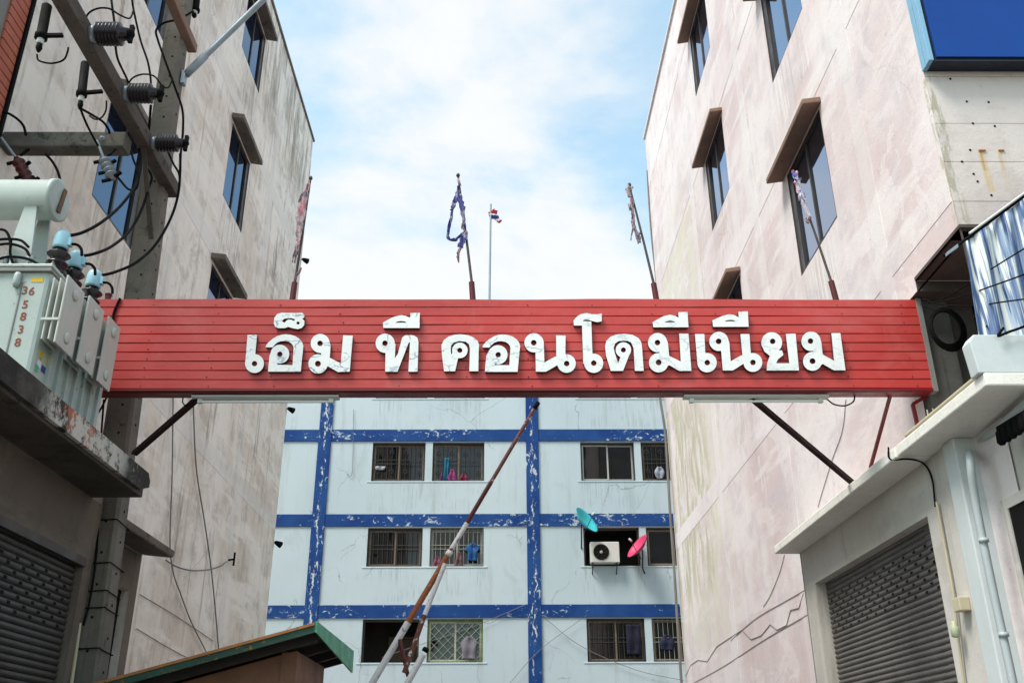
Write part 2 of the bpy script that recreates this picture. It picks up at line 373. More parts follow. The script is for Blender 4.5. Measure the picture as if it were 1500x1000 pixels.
def fascia_l():
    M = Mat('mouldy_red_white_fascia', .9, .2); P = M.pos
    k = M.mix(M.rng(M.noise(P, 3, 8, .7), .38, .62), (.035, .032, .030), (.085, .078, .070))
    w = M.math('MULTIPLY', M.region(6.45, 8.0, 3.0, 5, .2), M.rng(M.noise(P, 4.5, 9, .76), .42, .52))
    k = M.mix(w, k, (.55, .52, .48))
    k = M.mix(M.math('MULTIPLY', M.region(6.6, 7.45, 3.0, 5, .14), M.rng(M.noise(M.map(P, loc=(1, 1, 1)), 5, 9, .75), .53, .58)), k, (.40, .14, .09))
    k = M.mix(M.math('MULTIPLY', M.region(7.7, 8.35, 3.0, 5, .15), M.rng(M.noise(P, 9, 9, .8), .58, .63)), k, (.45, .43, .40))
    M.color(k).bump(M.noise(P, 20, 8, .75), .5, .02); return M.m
m_fascia_l = fascia_l()
m_beam_l = concrete('mouldy_dark_beam', (.16, .148, .128), (.085, .08, .072), (.028, .027, .025), .54)
def glass(name, base, tint):
    M = Mat(name, .04, .5); M.color(base)
    g = M.n('ShaderNodeBsdfGlossy'); g.inputs['Roughness'].default_value = .025; g.inputs['Color'].default_value = (*tint, 1)
    mx = M.n('ShaderNodeMixShader'); lw = M.n('ShaderNodeLayerWeight'); lw.inputs['Blend'].default_value = .35
    M.put(mx.inputs[0], M.rng(lw.outputs['Fresnel'], 0, 1, .42, .95, False))
    M.lk(M.b.outputs[0], mx.inputs[1]); M.lk(g.outputs[0], mx.inputs[2])
    bp = M.n('ShaderNodeBump'); M.lk(M.noise(M.pos, 1.1, 2), bp.inputs['Height']); bp.inputs['Strength'].default_value = .06; bp.inputs['Distance'].default_value = .05
    M.lk(bp.outputs[0], g.inputs['Normal'])
    out = M.t.nodes['Material Output']; M.lk(mx.outputs[0], out.inputs['Surface']); return M.m
m_glass_r = glass('tinted_blue_glass', (.008, .014, .03), (.50, .60, .80))
m_glass_l = glass('deep_blue_glass', (.008, .016, .045), (.20, .27, .39))
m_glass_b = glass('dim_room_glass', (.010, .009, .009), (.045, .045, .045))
m_frame = worn('dark_bronze_frame', (.045, .036, .033), rough=.45)
m_reveal = worn('dark_brown_reveal', (.10, .075, .066), rough=.8)
m_shut = worn('charcoal_shutter_steel', (.115, .102, .095), (.075, .066, .062), rough=.5, spec=.4, scale=2)
m_shut_l = worn('shade_toned_brown_shutter_steel', (.050, .045, .044), (.034, .030, .030), rough=.5, spec=.4, scale=2)  # brown steel darkened further: canopy shade is part of this colour
m_black = plain('black_hole', (.012, .011, .011), .9, .1)
m_cable = worn('black_cable_rubber', (.007, .0068, .007), rough=.8, spec=.06)
m_cable_grey = worn('grey_old_cable', (.20, .185, .175), rough=.85)
m_steel = worn('galvanised_steel', (.27, .31, .35), (.20, .23, .26), rough=.45, spec=.4, metal=.2)
m_porc = worn('brown_porcelain', (.014, .008, .011), (.008, .005, .008), rough=.3, spec=.35, scale=8)
m_tank = worn('pale_green_grey_tank_paint', (.38, .435, .41), (.30, .345, .325), rough=.45, spec=.4, spots=(.20, .15, .10), spot_lo=.605, scale=3.4)
m_tank_fin = worn('pale_grey_radiator_paint', (.50, .51, .475), (.40, .41, .385), rough=.42, spec=.4, spots=(.33, .25, .16), spot_lo=.69, scale=3)
m_cap = worn('sky_blue_bushing_cap', (.34, .58, .68), (.27, .48, .58), rough=.4, scale=8)
m_rust_print = plain('rust_brown_stencil', (.22, .055, .025), .7)
m_yellow = plain('yellow_sticker', (.62, .40, .02), .5); m_green_s = plain('green_sticker', (.05, .42, .26), .5)
m_navy_s = plain('navy_sticker', (.02, .05, .20), .5); m_white_s = plain('white_sticker', (.7, .7, .72), .5)
m_blue_panel = worn('deep_blue_sign_sheet', (.010, .058, .27), (.010, .05, .235), rough=.55, spec=.12, scale=.8, bump=.03)
m_blue_edge = worn('pale_blue_sign_edge', (.22, .42, .58), (.18, .35, .50), rough=.4)
m_navy_edge = worn('navy_sign_underside', (.016, .02, .035), rough=.5)
m_maroon_pipe = worn('flaking_maroon_pipe', (.13, .04, .032), (.085, .028, .025), rough=.5, spots=(.58, .56, .57), scale=4, spot_lo=.55)
m_orange_pipe = worn('rusty_orange_white_pipe', (.31, .095, .035), (.17, .05, .026), rough=.55, spots=(.62, .60, .60), scale=4, spot_lo=.60)
m_white_pipe = worn('flaking_white_pipe', (.64, .63, .66), (.50, .47, .50), rough=.5, spots=(.20, .07, .045), scale=4, spot_lo=.58)
m_roof_green = worn('green_metal_roof', (.085, .12, .10), (.06, .09, .075), rough=.45, spots=(.24, .10, .035), scale=3, spot_lo=.62)
m_roof_edge = worn('rusty_green_roof_edge', (.025, .075, .052), (.03, .06, .045), rough=.6, spots=(.36, .14, .04), scale=5, spot_lo=.56)
m_roof_rust = worn('rusty_roof_rim', (.40, .17, .06), (.22, .10, .045), rough=.8, spots=(.06, .12, .08), scale=4, spot_lo=.6)
m_fascia_green = worn('bright_green_fascia', (.055, .33, .20), (.045, .25, .16), rough=.45, scale=5)
m_booth = worn('brown_booth_board', (.21, .095, .055), (.14, .065, .04), rough=.65, scale=3)
m_lamp_white = worn('white_lamp_housing', (.62, .62, .60), (.50, .50, .48), rough=.4)
m_tube = plain('unlit_lamp_tube', (.78, .78, .75), .25, .5)
m_ac = worn('cream_ac_casing', (.64, .62, .57), (.55, .53, .48), rough=.45)
m_teal = worn('turquoise_dish', (.05, .48, .52), (.04, .38, .42), rough=.4, scale=5)
m_pink = worn('pink_dish', (.62, .06, .15), (.5, .045, .12), rough=.4, scale=5)
m_beige_pipe = worn('beige_conduit', (.50, .44, .31), (.40, .34, .24), rough=.55)
m_pvc = worn('pale_blue_pvc', (.40, .44, .455), (.33, .36, .37), rough=.4)
m_para = worn('pale_blue_parapet_paint', (.56, .60, .61), (.47, .50, .50), rough=.6)
m_bronze_b = worn('brown_window_frame', (.27, .19, .13), (.17, .125, .09), rough=.5, scale=6)
m_alu = worn('aluminium_window_frame', (.42, .42, .40), (.33, .33, .31), rough=.45)
m_green_fr = worn('lime_green_frame', (.14, .22, .045), (.10, .16, .035), rough=.5)
m_cream_fr = worn('cream_window_frame', (.58, .57, .44), (.5, .48, .36), rough=.5)
m_grille = worn('dark_grille_iron', (.05, .045, .04), rough=.6); m_grille_lt = worn('pale_grille_iron', (.36, .37, .30), rough=.6)
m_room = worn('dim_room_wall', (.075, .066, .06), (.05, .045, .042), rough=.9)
m_asphalt = concrete('asphalt', (.055, .055, .056), (.045, .045, .046), (.03, .03, .03))
m_pave = concrete('pavement_concrete', (.34, .33, .31), (.28, .27, .25), (.15, .14, .13))
m_ground = concrete('bare_ground', (.24, .21, .17), (.19, .165, .13), (.1, .085, .07))
m_red_clad = worn('faded_red_brick_cladding', (.42, .115, .07), (.34, .085, .05), rough=.7, spots=(.46, .16, .08), scale=3)
m_grey_clad = worn('grey_metal_edge', (.20, .20, .185), (.15, .15, .14), rough=.6)
XR, XL, YS, YB = 3.9, -5.0, 8.07, 29.0

# ================================================================== ground, alley, pavements
g = MB().box(-400, 400, -300, 500, -.6, -.02).build('ground', m_ground); tag(g, kind='structure')
g = MB().box(-3.0, 2.6, -12, 27.5, -.1, 0).build('alley_road', m_asphalt); tag(g, kind='structure')
g = MB().box(-60, 60, -13, -1.0, -.11, -.004).build('street_road', m_asphalt); tag(g, kind='structure')
g = MB().box(-30, -3.0, -1.0, 28, -.1, .13).build('left_pavement', m_pave, bevel=.01); tag(g, kind='structure')
g = MB().box(2.6, 30, -1.0, 28, -.1, .13).build('right_pavement', m_pave, bevel=.01); tag(g, kind='structure')

# ================================================================== wall builder: cells round openings, with reveals
def wall(name, P, a0, a1, z0, z1, holes, depth, mats, parent, keep=lambda a, z: True):
    A = sorted({a0, a1, *[h[0] for h in holes], *[h[1] for h in holes]}); Zs = sorted({z0, z1, *[h[2] for h in holes], *[h[3] for h in holes]})
    mb = MB()
    for i in range(len(A)-1):
        for j in range(len(Zs)-1):
            ca, cz = (A[i]+A[i+1])/2, (Zs[j]+Zs[j+1])/2
            if any(h[0] < ca < h[1] and h[2] < cz < h[3] for h in holes) or not keep(ca, cz): continue
            mb.add([P(A[i], Zs[j], 0), P(A[i+1], Zs[j], 0), P(A[i+1], Zs[j+1], 0), P(A[i], Zs[j+1], 0)], [(0,1,2,3)])
    for (b0, b1, c0, c1) in holes:
        q = [(b0,c0),(b1,c0),(b1,c1),(b0,c1)]
        for k in range(4):
            (p, r), (s, t) = q[k], q[(k+1)%4]
            mb.add([P(p, r, 0), P(s, t, 0), P(s, t, depth), P(p, r, depth)], [(0,1,2,3)], 1)
    return mb.build(name, mats, parent, fix=False)

def side_window(root, X, s, y0, y1, z0, z1, gm, label=None):
    w = MB(); f = .05; xa, xb = X + s*.015, X + s*.07
    w.box(xa, xb, y0, y1, z0, z0+f); w.box(xa, xb, y0, y1, z1-f, z1)
    w.box(xa, xb, y0, y0+f, z0+f, z1-f); w.box(xa, xb, y1-.15, y1, z0+f, z1-f)
    ym = (y0+y1-.1)/2
    w.box(xa, xb, ym-.022, ym+.022, z0+f, z1-f)
    wo = w.build('window', m_frame, root)
    if label: wo['label'] = label
    for (a, b, dx) in ((y0+f, ym-.022, 0), (ym+.022, y1-.15, .012)):
        MB().box(X+s*(.036+dx), X+s*(.044+dx), a, b, z0+f, z1-f).build('pane', gm, wo)
    return wo
def hood(root, X, s, y0, y1, z, m, out=.36, drop=.27, th=.085):
    rn = random.Random(y0*7+z); out *= rn.uniform(.9, 1.1); drop += rn.uniform(-.015, .02); xo = X - s*out
    p = [(X - s*.002, y0, z), (X - s*.002, y1, z), (xo, y1, z-drop), (xo, y0, z-drop)]
    return MB().hexa([*p, *[(x, y, q+th) for x, y, q in p]]).build('window_hood', m, root, bevel=.012)
def bands(root, X, s, zs, ys, y0, y1, ztop, m, zbot=3.0):
    """raised plaster lines of the concrete frame: floor beams cut at the columns"""
    cuts = [(c-.16, c+.16) for c in ys]
    for c in ys: MB().box(X - s*.005, X + s*.004, c-.16, c+.16, zbot, ztop).build('plaster_column', m, root)
    edges = [y0] + [e for c in cuts for e in c] + [y1]
    for z in zs:
        for k in range(0, len(edges), 2):
            if edges[k+1] - edges[k] > .1: MB().box(X - s*.0038, X + s*.004, edges[k], edges[k+1], z-.17, z+.17).build('plaster_beam', m, root)

# ================================================================== right-hand block
RB = empty('apartment_block', (XR, 7.0, 0), 'pinkish plastered apartment block on the right with tinted windows under brown sloping hoods', 'building')
RY0, RY1, RTOP = 7.0, 21.4, 17.25
rwin = [(9.5, 10.95, 7.45, 9.0), (13.8, 15.27, 7.42, 9.0), (9.5, 10.98, 10.6, 12.3), (13.8, 15.25, 10.68, 12.2), (9.5, 10.98, 13.8, 15.4), (14.0, 15.45, 13.92, 15.45)]
wall('wall', lambda a, z, d: (XR+d, a, z), RY0, RY1, 0, RTOP, rwin + [(RY0-.001, 7.95, 5.69, 5.8), (RY0-.001, 8.26, 4.2, 5.69)], .02, [m_wall_r, m_reveal], RB)
for (y0, y1, z0, z1) in rwin:
    side_window(RB, XR, 1, y0, y1, z0, z1, m_glass_r); hood(RB, XR, 1, y0-.1, y1+.2, z1+.03, m_hood_r, .23, .03, .08)
bands(RB, XR, 1, [6.25, 9.42, 12.62, 15.8], [8.55, 12.55, 16.6, 20.8], 7.02, 21.36, 17.0, m_band_r, .2)
MB().box(XR-.05, XR+.3, RY0, RY1+.05, RTOP, RTOP+.07).build('parapet_coping', m_band_r, RB, bevel=.01)
MB().box(XR+.02, 16, RY0+.05, RY1, RTOP-1.0, RTOP-.8).build('roof', m_conc, RB)
MB().box(XR+.002, 16, RY1-.02, RY1, 0, RTOP).build('rear_wall', m_wall_r, RB)
# street front above the balcony: rendered panels with open joints
fz = [5.8, 6.55, 6.93, 7.34]; zj = [5.80, 6.28, 6.64, 7.02, 7.42, 7.9, 8.6, 9.4, 10.4, 11.4, 12.4, 13.4, 14.4, 15.4, 16.3, RTOP]
pv = onY(1480, 180, RY0).z; pz = [5.80] + sorted(onY(1450, v, RY0).z for v in (295, 237, 181)) + [7.42, 8.2, 9.2, 10.2, 11.4, 12.6, 13.8, 15.0, 16.1, RTOP]
for a, b in zip(pz, pz[1:]):
    MB().box(XR+.003, 5.9, RY0, RY0+.05, a+.002, b-.002).build('facade_panel', m_facade_r, RB, bevel=.002)
MB().box(XR+.004, 16, RY0+.05, RY0+.2, 5.8, RTOP-.01).build('front_wall', m_facade_r, RB)
# bolt holes and the two rusty brackets left on the panels
holes = MB()
for (u, v) in ((1416, 149), (1448, 150), (1425, 181), (1457, 185), (1421, 220), (1392, 116), (1409, 237), (1426, 255), (1432, 266), (1452, 286)):
    p = onY(u, v, RY0); holes.lathe((p.x, RY0+.004, p.z), (0, -1, 0), [(0, .011), (.008, .011)], 8)
h = holes.build('bolt_hole', m_black, RB); h['kind'] = 'stuff'
m_rust_br = worn('rust_orange', (.42, .19, .03), (.30, .12, .03), rough=.8)
for (u0, u1, v) in ((1433, 1443, 220), (1462, 1470, 220)):
    a = onY(u0, v, RY0); b = onY(u1, v, RY0)
    MB().box(a.x, b.x, RY0-.012, RY0+.001, a.z-.014, a.z).build('rusty_bracket', m_rust_br, RB)
# balcony recess behind the corner; its deep shade put into dark colours
m_recess = concrete('shade_toned_grey_recess', (.13, .126, .12), (.09, .087, .083), (.035, .035, .035))  # grey concrete toned down to carry the shade of the recess
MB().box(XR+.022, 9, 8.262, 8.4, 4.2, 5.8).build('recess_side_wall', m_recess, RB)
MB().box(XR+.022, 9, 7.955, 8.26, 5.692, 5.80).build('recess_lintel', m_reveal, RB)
MB().box(4.55, 4.75, 7.0, 8.26, 4.2, 5.69).build('recess_back_wall', m_black, RB)  # black colour stands for the unlit depth of the recess
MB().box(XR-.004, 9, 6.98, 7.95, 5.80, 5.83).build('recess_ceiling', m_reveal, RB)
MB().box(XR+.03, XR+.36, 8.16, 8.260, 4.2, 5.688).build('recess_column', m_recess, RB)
# ground-floor shops: front, shutter, canopy slab
SX = 3.76
sh = (8.47, 11.45, 0.1, 3.66)
wall('shop_wall', lambda a, z, d: (SX+d, a, z), 7.72, 12.05, 0, 4.10, [(8.30, 11.62, .05, 3.64)], .16, [m_shop_r, m_shop_r], RB)
MB().box(SX, XR+.02, 12.03, 12.06, 0, 4.1).build('shop_end_wall', m_shop_r, RB)
MB().box(SX-.035, SX+.25, 7.50, 7.716, 0, 4.1).build('shop_pillar', m_para, RB, bevel=.012)
MB().box(XR+.02, XR+.1, 6.2, 7.5, 0, 4.1).build('side_shop_wall', m_shop_r, RB)
f = MB(); x0 = XR-.02
f.box(x0, x0+.06, 7.18, 7.25, 0, 3.42); f.box(x0, x0+.06, 6.30, 7.25, 3.42, 3.5); f.box(x0, x0+.06, 6.3, 6.36, 0, 3.42)
fo = f.build('shop_door_frame', m_shop_r, RB)
MB().box(x0+.012, x0+.03, 6.36, 7.18, .05, 3.42).build('door_opening', m_black, fo)
def shutter(root, X, s, y0, y1, z0, z1, m, zv0, zv1, mh):
    r = MB().box(X+s*.03, X+s*.05, y0, y1, z0, z1).build('roller_shutter', m, root)
    pitch = .056; n = int((z1-z0)/pitch); prof = []
    for k in range(7): prof.append((-s*.013*math.sin(math.pi*k/6), pitch*.06 + pitch*.88*k/6))
    prof += [(s*.012, pitch*.94), (s*.012, pitch*.06)]
    me = None
    for i in range(n):
        z = z1 - pitch*(i+1)
        if me is None:
            o = MB().extrude(prof, lambda a, b, t: (X+a, t, z+b), y0, y1).build('slat', m, r)
            o.data.transform(Matrix.Translation((0, 0, -(z - wloc(r).z)))); o.location.z = z - wloc(r).z; me = o
        else:
            c = me.copy(); c.location.z = z - wloc(r).z; col.objects.link(c)
    hm = MB(); k = 0; z = zv1
    row = int((z1 - zv1)/pitch)
    for i in range(row, int((z1-zv0)/pitch)):
        zc = z1 - pitch*(i+.5); y = y0 + .10 + (i % 2)*.13
        while y < y1-.08:
            hm.box(X - s*.006, X - s*.0145, y-.026, y+.026, zc-.012, zc+.012); y += .26
    h = hm.build('vent_hole', mh, r); h['kind'] = 'stuff'
    return r
shutter(RB, SX+.13, 1, 8.49, 11.6, .1, 3.66, m_shut, 3.02, 3.45, m_black)
zt = 4.20
sl = MB().box(3.47, 9, 6.33, 8.02, 4.10, zt).build('canopy_slab', m_slab_r, RB, bevel=.012)
MB().box(3.455, XR+.05, 8.024, 12.1, 4.09, zt-.01).build('canopy_slab', m_slab_r, RB, bevel=.012)
pp = [(3.42, 4.5-.05), (3.46, 4.505), (9, 4.505), (9, zt+.002), (3.44, zt+.002)]
MB().extrude(pp, lambda a, b, t: (a, t, b), 6.34, 6.47).build('balcony_parapet', m_para, RB, bevel=.008)
pts = smooth_path([onZ(1540, 560, 4.03), onZ(1490, 602, 4.03), onZ(1455, 632, 4.03), onZ(1424, 659, 4.03), onX(1421, 672, SX-.08), onX(1430, 740, SX-.08), onX(1455, 865, SX-.08), onX(1484, 1000, SX-.08), onX(1500, 1090, SX-.08)], 5)
pipe = MB().tube(pts, .031, 10).build('downpipe', m_pvc, RB)
for (u, v) in ((1441, 790), (1470, 928)):
    p = onX(u, v, SX-.08); MB().lathe((p.x, p.y, p.z-.02), (0, 0, 1), [(0, .037), (.03, .037)], 12).build('pipe_collar', m_pvc, pipe)
c = [onX(u, v, SX-.03) for u, v in ((1372, 735), (1384, 800), (1397, 873), (1404, 935), (1412, 1000), (1420, 1060))]
cd_ = MB().tube(smooth_path(c), .012, 8).build('conduit', m_beige_pipe, RB)
p = onX(1407, 886, SX-.05); MB().box(SX-.09, SX-.0, p.y-.07, p.y+.05, p.z-.05, p.z+.06).build('junction_box', m_beige_pipe, cd_, bevel=.008)
p = onX(1399, 922, SX-.08); MB().lathe((p.x, p.y, p.z-.06), (0, 0, 1), [(0, .02), (.01, .035), (.08, .035), (.10, .022), (.13, .02)], 12).build('lamp_holder', worn('pale_green_lamp_holder', (.42, .45, .30), rough=.4), cd_)

# ================================================================== left-hand block
LB = empty('apartment_block', (XL, 7.9, 0), 'weathered beige-grey apartment block on the left behind the utility pole and transformer', 'building')
LY0, LY1, LTOP = 7.9, 21.0, 16.85
lwin = [(9.95, 11.3, 8.03, 9.6), (14.55, 15.92, 7.95, 9.62), (9.85, 11.15, 11.45, 13.0), (14.6, 15.93, 11.04, 12.62), (14.5, 15.91, 14.34, 15.75)]
wall('wall', lambda a, z, d: (XL-d, a, z), LY0, LY1, 0, LTOP, lwin, .08, [m_wall_l, m_reveal], LB)
for (y0, y1, z0, z1) in lwin:
    side_window(LB, XL, -1, y0, y1, z0, z1, m_glass_l)
    hood(LB, XL, -1, y0-.12, y1+.06, z1+.05, m_hood_l, .25, .04, .10)
bands(LB, XL, -1, [6.6, 9.9, 13.15], [12.6, 17.6], 7.92, 20.98, 16.2, m_band_l, .2)
MB().box(XL-.3, XL+.04, LY0, LY1+.04, LTOP, LTOP+.07).build('parapet_coping', m_hood_l, LB, bevel=.01)
MB().box(-16, XL-.02, LY0+.05, LY1, LTOP-1.0, LTOP-.8).build('roof', m_conc, LB)
MB().box(-16, XL-.002, LY1-.02, LY1, 0, LTOP).build('rear_wall', m_wall_l, LB)
MB().box(-16, XL-.002, LY0, LY0+.2, 4.2, LTOP-.01).build('front_wall', m_wall_l, LB)
for (u, v) in ((398, 268), (423, 602), (408, 800)):
    p = onX(u, v, XL); p.y = LY1
    lp = MB().lathe((XL+.02, LY1-.02, p.z), (1, 0, -.5), [(0, .03), (.05, .05), (.16, .075), (.17, .06)], 10).build('wall_lamp', m_cable, LB)
# canopy slab and the shops under it
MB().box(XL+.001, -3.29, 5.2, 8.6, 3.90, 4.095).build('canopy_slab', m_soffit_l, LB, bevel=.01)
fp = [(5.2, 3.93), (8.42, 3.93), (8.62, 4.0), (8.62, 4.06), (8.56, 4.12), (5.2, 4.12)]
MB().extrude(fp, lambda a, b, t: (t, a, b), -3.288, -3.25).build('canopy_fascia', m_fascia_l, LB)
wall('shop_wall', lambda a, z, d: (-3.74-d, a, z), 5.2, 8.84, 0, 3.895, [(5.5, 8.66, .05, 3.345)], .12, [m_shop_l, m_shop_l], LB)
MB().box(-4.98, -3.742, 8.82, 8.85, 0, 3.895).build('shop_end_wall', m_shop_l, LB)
MB().box(-4.98, -3.75, 8.605, 8.845, 3.90, 3.98).build('shop_roof', m_conc, LB)
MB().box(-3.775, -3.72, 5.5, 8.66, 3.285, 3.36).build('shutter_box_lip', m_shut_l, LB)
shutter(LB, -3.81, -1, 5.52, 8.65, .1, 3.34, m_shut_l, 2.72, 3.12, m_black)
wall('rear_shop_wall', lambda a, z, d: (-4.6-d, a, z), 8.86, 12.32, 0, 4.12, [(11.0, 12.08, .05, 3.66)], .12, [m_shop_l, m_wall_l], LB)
MB().box(-4.99, -4.602, 12.30, 12.33, 0, 4.12).build('shop_end_wall', m_wall_l, LB)
MB().box(-4.72, -4.70, 11.0, 12.08, .05, 3.66).build('dark_doorway', m_black, LB)
hd = MB().hexa([(-4.599, 9.3, 4.15), (-4.599, 12.35, 4.15), (-4.16, 12.2, 4.08), (-4.16, 9.3, 4.08), (-4.599, 9.3, 4.26), (-4.599, 12.35, 4.26), (-4.14, 12.2, 4.17), (-4.14, 9.3, 4.17)]).build('door_hood', m_hood_l, LB, bevel=.02)
MB().box(-4.99, -4.6, 8.86, 12.33, 4.13, 4.2).build('door_hood_slab', m_conc, LB)
# red clad sign box on its front corner
RS = empty('red_signbox', (-5.2, 7.6, 7.0), 'sign box with faded red slatted side at the top left corner', 'sign box')
y0 = onX(20, 0, XL).y; y1 = onX(50, 0, XL).y
MB().box(-8.5, XL-.03, y0-.5, 7.88, 6.2, 12.0).build('box_core', m_grey_clad, RS)
for k in range(54):
    z = 6.2 + .107*k
    MB().box(XL-.032, XL-.004, y0, y1-.03, z+.005, z+.1).build('slat', m_red_clad, RS, bevel=.004)
MB().box(XL-.032, XL+.02, y1-.026, y1+.02, 6.2, 12).build('corner_trim', m_cable, RS)
for k in range(7):
    z = 6.6+k*.75; MB().lathe((XL-.03, y0-.12, z), (1, 0, 0), [(0, .016), (.014, .016)], 8).build('bolt', m_black, RS)

# ================================================================== block across the end of the alley
BB = empty('apartment_block', (0, YB, 0), 'pale blue-white apartment block with flaking royal blue bands across the end of the alley', 'building')
BTOP = 14.7
cols_x = [(-4.08, -2.41), (-2.18, -.55), (2.49, 4.2), (4.41, 6.08)]
rows_z = [(12.62, 13.85), (9.87, 11.13), (7.23, 8.40), (4.48, 5.70)]
bh = [(c[0], c[1], r[0], r[1]) for r in rows_z for c in cols_x]
wall('wall', lambda a, z, d: (a, YB+d, z), -14, 14, 0, BTOP, bh, .26, [m_back, m_back], BB)
MB().box(-14, 14, YB+.27, YB+12, BTOP-.4, BTOP-.01).build('roof', m_conc, BB)
MB().box(-14, -13.9, YB+.01, YB+12, 0, BTOP-.41).build('side_wall', m_back, BB); MB().box(13.9, 14, YB+.01, YB+12, 0, BTOP-.41).build('side_wall', m_back, BB)
vx = [-5.61, .97, 7.55]
for x in vx: MB().box(x-.20, x+.20, YB-.05, YB+.01, 0, BTOP-.02).build('vertical_band', m_blue_v, BB, bevel=.006)
ed = [-14] + [e for x in vx for e in (x-.202, x+.202)] + [14]
for (z0, z1) in ((13.88, 14.25), (11.16, 11.55), (8.44, 8.82), (5.73, 6.10), (3.0, 3.37)):
    for k in range(0, len(ed), 2):
        MB().box(ed[k], ed[k+1], YB-.035, YB+.01, z0, z1).build('horizontal_band', m_blue_h, BB, bevel=.006)
def back_window(c, r, style, gr=None, lab=None):
    (x0, x1), (z0, z1) = c, r; y = YB+.10; xm = (x0+x1)/2
    if style == 'open':
        b = MB()
        ya, yb2 = YB+.262, YB+2.2
        b.add([(x0-.3,ya,z0-.6),(x1+.3,ya,z0-.6),(x1+.3,yb2,z0-.6),(x0-.3,yb2,z0-.6),(x0-.3,ya,z1+.2),(x1+.3,ya,z1+.2),(x1+.3,yb2,z1+.2),(x0-.3,yb2,z1+.2)],
              [(0,1,2,3),(4,7,6,5),(1,5,6,2),(2,6,7,3),(3,7,4,0)])
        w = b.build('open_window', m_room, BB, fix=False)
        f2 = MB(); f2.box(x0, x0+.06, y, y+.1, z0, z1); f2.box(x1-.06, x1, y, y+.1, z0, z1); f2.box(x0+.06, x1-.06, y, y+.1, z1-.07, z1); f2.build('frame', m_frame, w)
        if lab:
            d = MB(); dx = x0+.55; d.box(dx, dx+.07, YB+2.05, YB+2.19, z0-.5, z1-.25); d.box(dx+.07, dx+.95, YB+2.05, YB+2.19, z1-.32, z1-.25); d.box(dx+.07, dx+.95, YB+2.15, YB+2.19, z0-.5, z1-.33); d.build('inner_doorway', m_bronze_b, w)
        return w
    fm, sm_ = {'brown': (m_frame, m_bronze_b), 'alu': (m_frame, m_alu), 'green': (m_green_fr, m_cream_fr)}[style]
    w = MB().box(x0, x1, y, y+.12, z1-.06, z1).box(x0, x1, y, y+.12, z0, z0+.04).box(x0, x0+.05, y, y+.12, z0+.04, z1-.06).box(x1-.05, x1, y, y+.12, z0+.04, z1-.06).build('window', fm, BB)
    for (a, b, dy) in ((x0+.05, xm+.03, .03), (xm-.03, x1-.05, .075)):
        f2 = MB(); t = .05
        f2.box(a, b, y+dy, y+dy+.03, z0+.04, z0+.04+t); f2.box(a, b, y+dy, y+dy+.03, z1-.06-t, z1-.06)
        f2.box(a, a+t, y+dy, y+dy+.03, z0+.04+t, z1-.06-t); f2.box(b-t, b, y+dy, y+dy+.03, z0+.04+t, z1-.06-t)
        f2.build('sash', sm_, w)
        MB().box(a+t, b-t, y+dy+.012, y+dy+.018, z0+.04+t, z1-.06-t).build('pane', m_glass_b, w)
    if gr:
        gm = MB(); yg = YB+.05; rr = .009
        if gr == 'diamond':
            n = 7; dz = (z1-z0)/4.5; W = x1-x0; H = z1-z0; st = .27
            k = -int(H/st)-1
            while k*st < W:
                for sg in (1, -1):
                    xa = x0 + k*st if sg == 1 else x0 + k*st + H; xb = xa + sg*H
                    za, zb = z0, z1
                    pa, pb = Vector((xa, yg, za)), Vector((xb, yg, zb))
                    ts = []
                    for lim in (x0+.03, x1-.03): ts.append((lim-xa)/(xb-xa))
                    t0, t1 = max(0, min(ts)), min(1, max(ts))
                    if t1 > t0+.02: gm.tube([pa.lerp(pb, t0), pa.lerp(pb, t1)], rr, 4, caps=False)
                k += 1
        else:
            nb = 11
            for i in range(nb+1):
                x = x0+.04 + (x1-x0-.08)*i/nb; gm.tube([(x, yg, z0+.02), (x, yg, z1-.02)], rr, 4, caps=False)
            for z in (z0+.05, z0+.45*(z1-z0), z0+.55*(z1-z0), z1-.06): gm.tube([(x0, yg-.012, z), (x1, yg-.012, z)], rr, 4, caps=False)
            for i in range(0, nb if r[0] > 9 else 0, 3):
                x = x0+.04 + (x1-x0-.08)*(i+1)/nb; zc = z0+.75*(z1-z0); q = .06
                gm.tube([(x+q*math.cos(a*.7), yg-.015, zc+q*math.sin(a*.7)) for a in range(10)], .008, 4, caps=False)
                zc = z0+.25*(z1-z0)
                gm.tube([(x+q*math.cos(a*.7), yg-.015, zc+q*math.sin(a*.7)) for a in range(10)], .008, 4, caps=False)
        go = gm.build('grille', m_grille_lt if gr in ('diamond', 'pale') else m_grille, w); go['kind'] = 'stuff'
    return w
sty = {(0,0): ('brown', 'bars'), (0,1): ('brown', 'bars'), (0,2): ('brown', 'bars'), (0,3): ('brown', 'bars'),
       (1,0): ('brown', 'bars'), (1,1): ('brown', 'bars'), (1,2): ('alu', None), (1,3): ('brown', 'bars'),
       (2,0): ('brown', 'bars'), (2,1): ('alu', 'pale'), (2,2): ('open', None), (2,3): ('brown', None),
       (3,0): ('open', None), (3,1): ('green', 'diamond'), (3,2): ('brown', 'bars'), (3,3): ('brown', 'pale')}
for (r, c), (s_, g_) in sty.items():
    w = back_window(cols_x[c], rows_z[r], s_, g_, (r, c) == (3, 0))
    if s_ == 'green': w['label'] = 'lime green framed window with cream sashes and diamond grille'
# ledges under each row
for (x0, x1) in ((-4.2, -.42), (2.38, 6.2)):
    for (z0, z1) in rows_z: MB().box(x0, x1, YB-.014, YB+.005, z0-.05, z0-.005).build('window_sill', m_back, BB, bevel=.01)
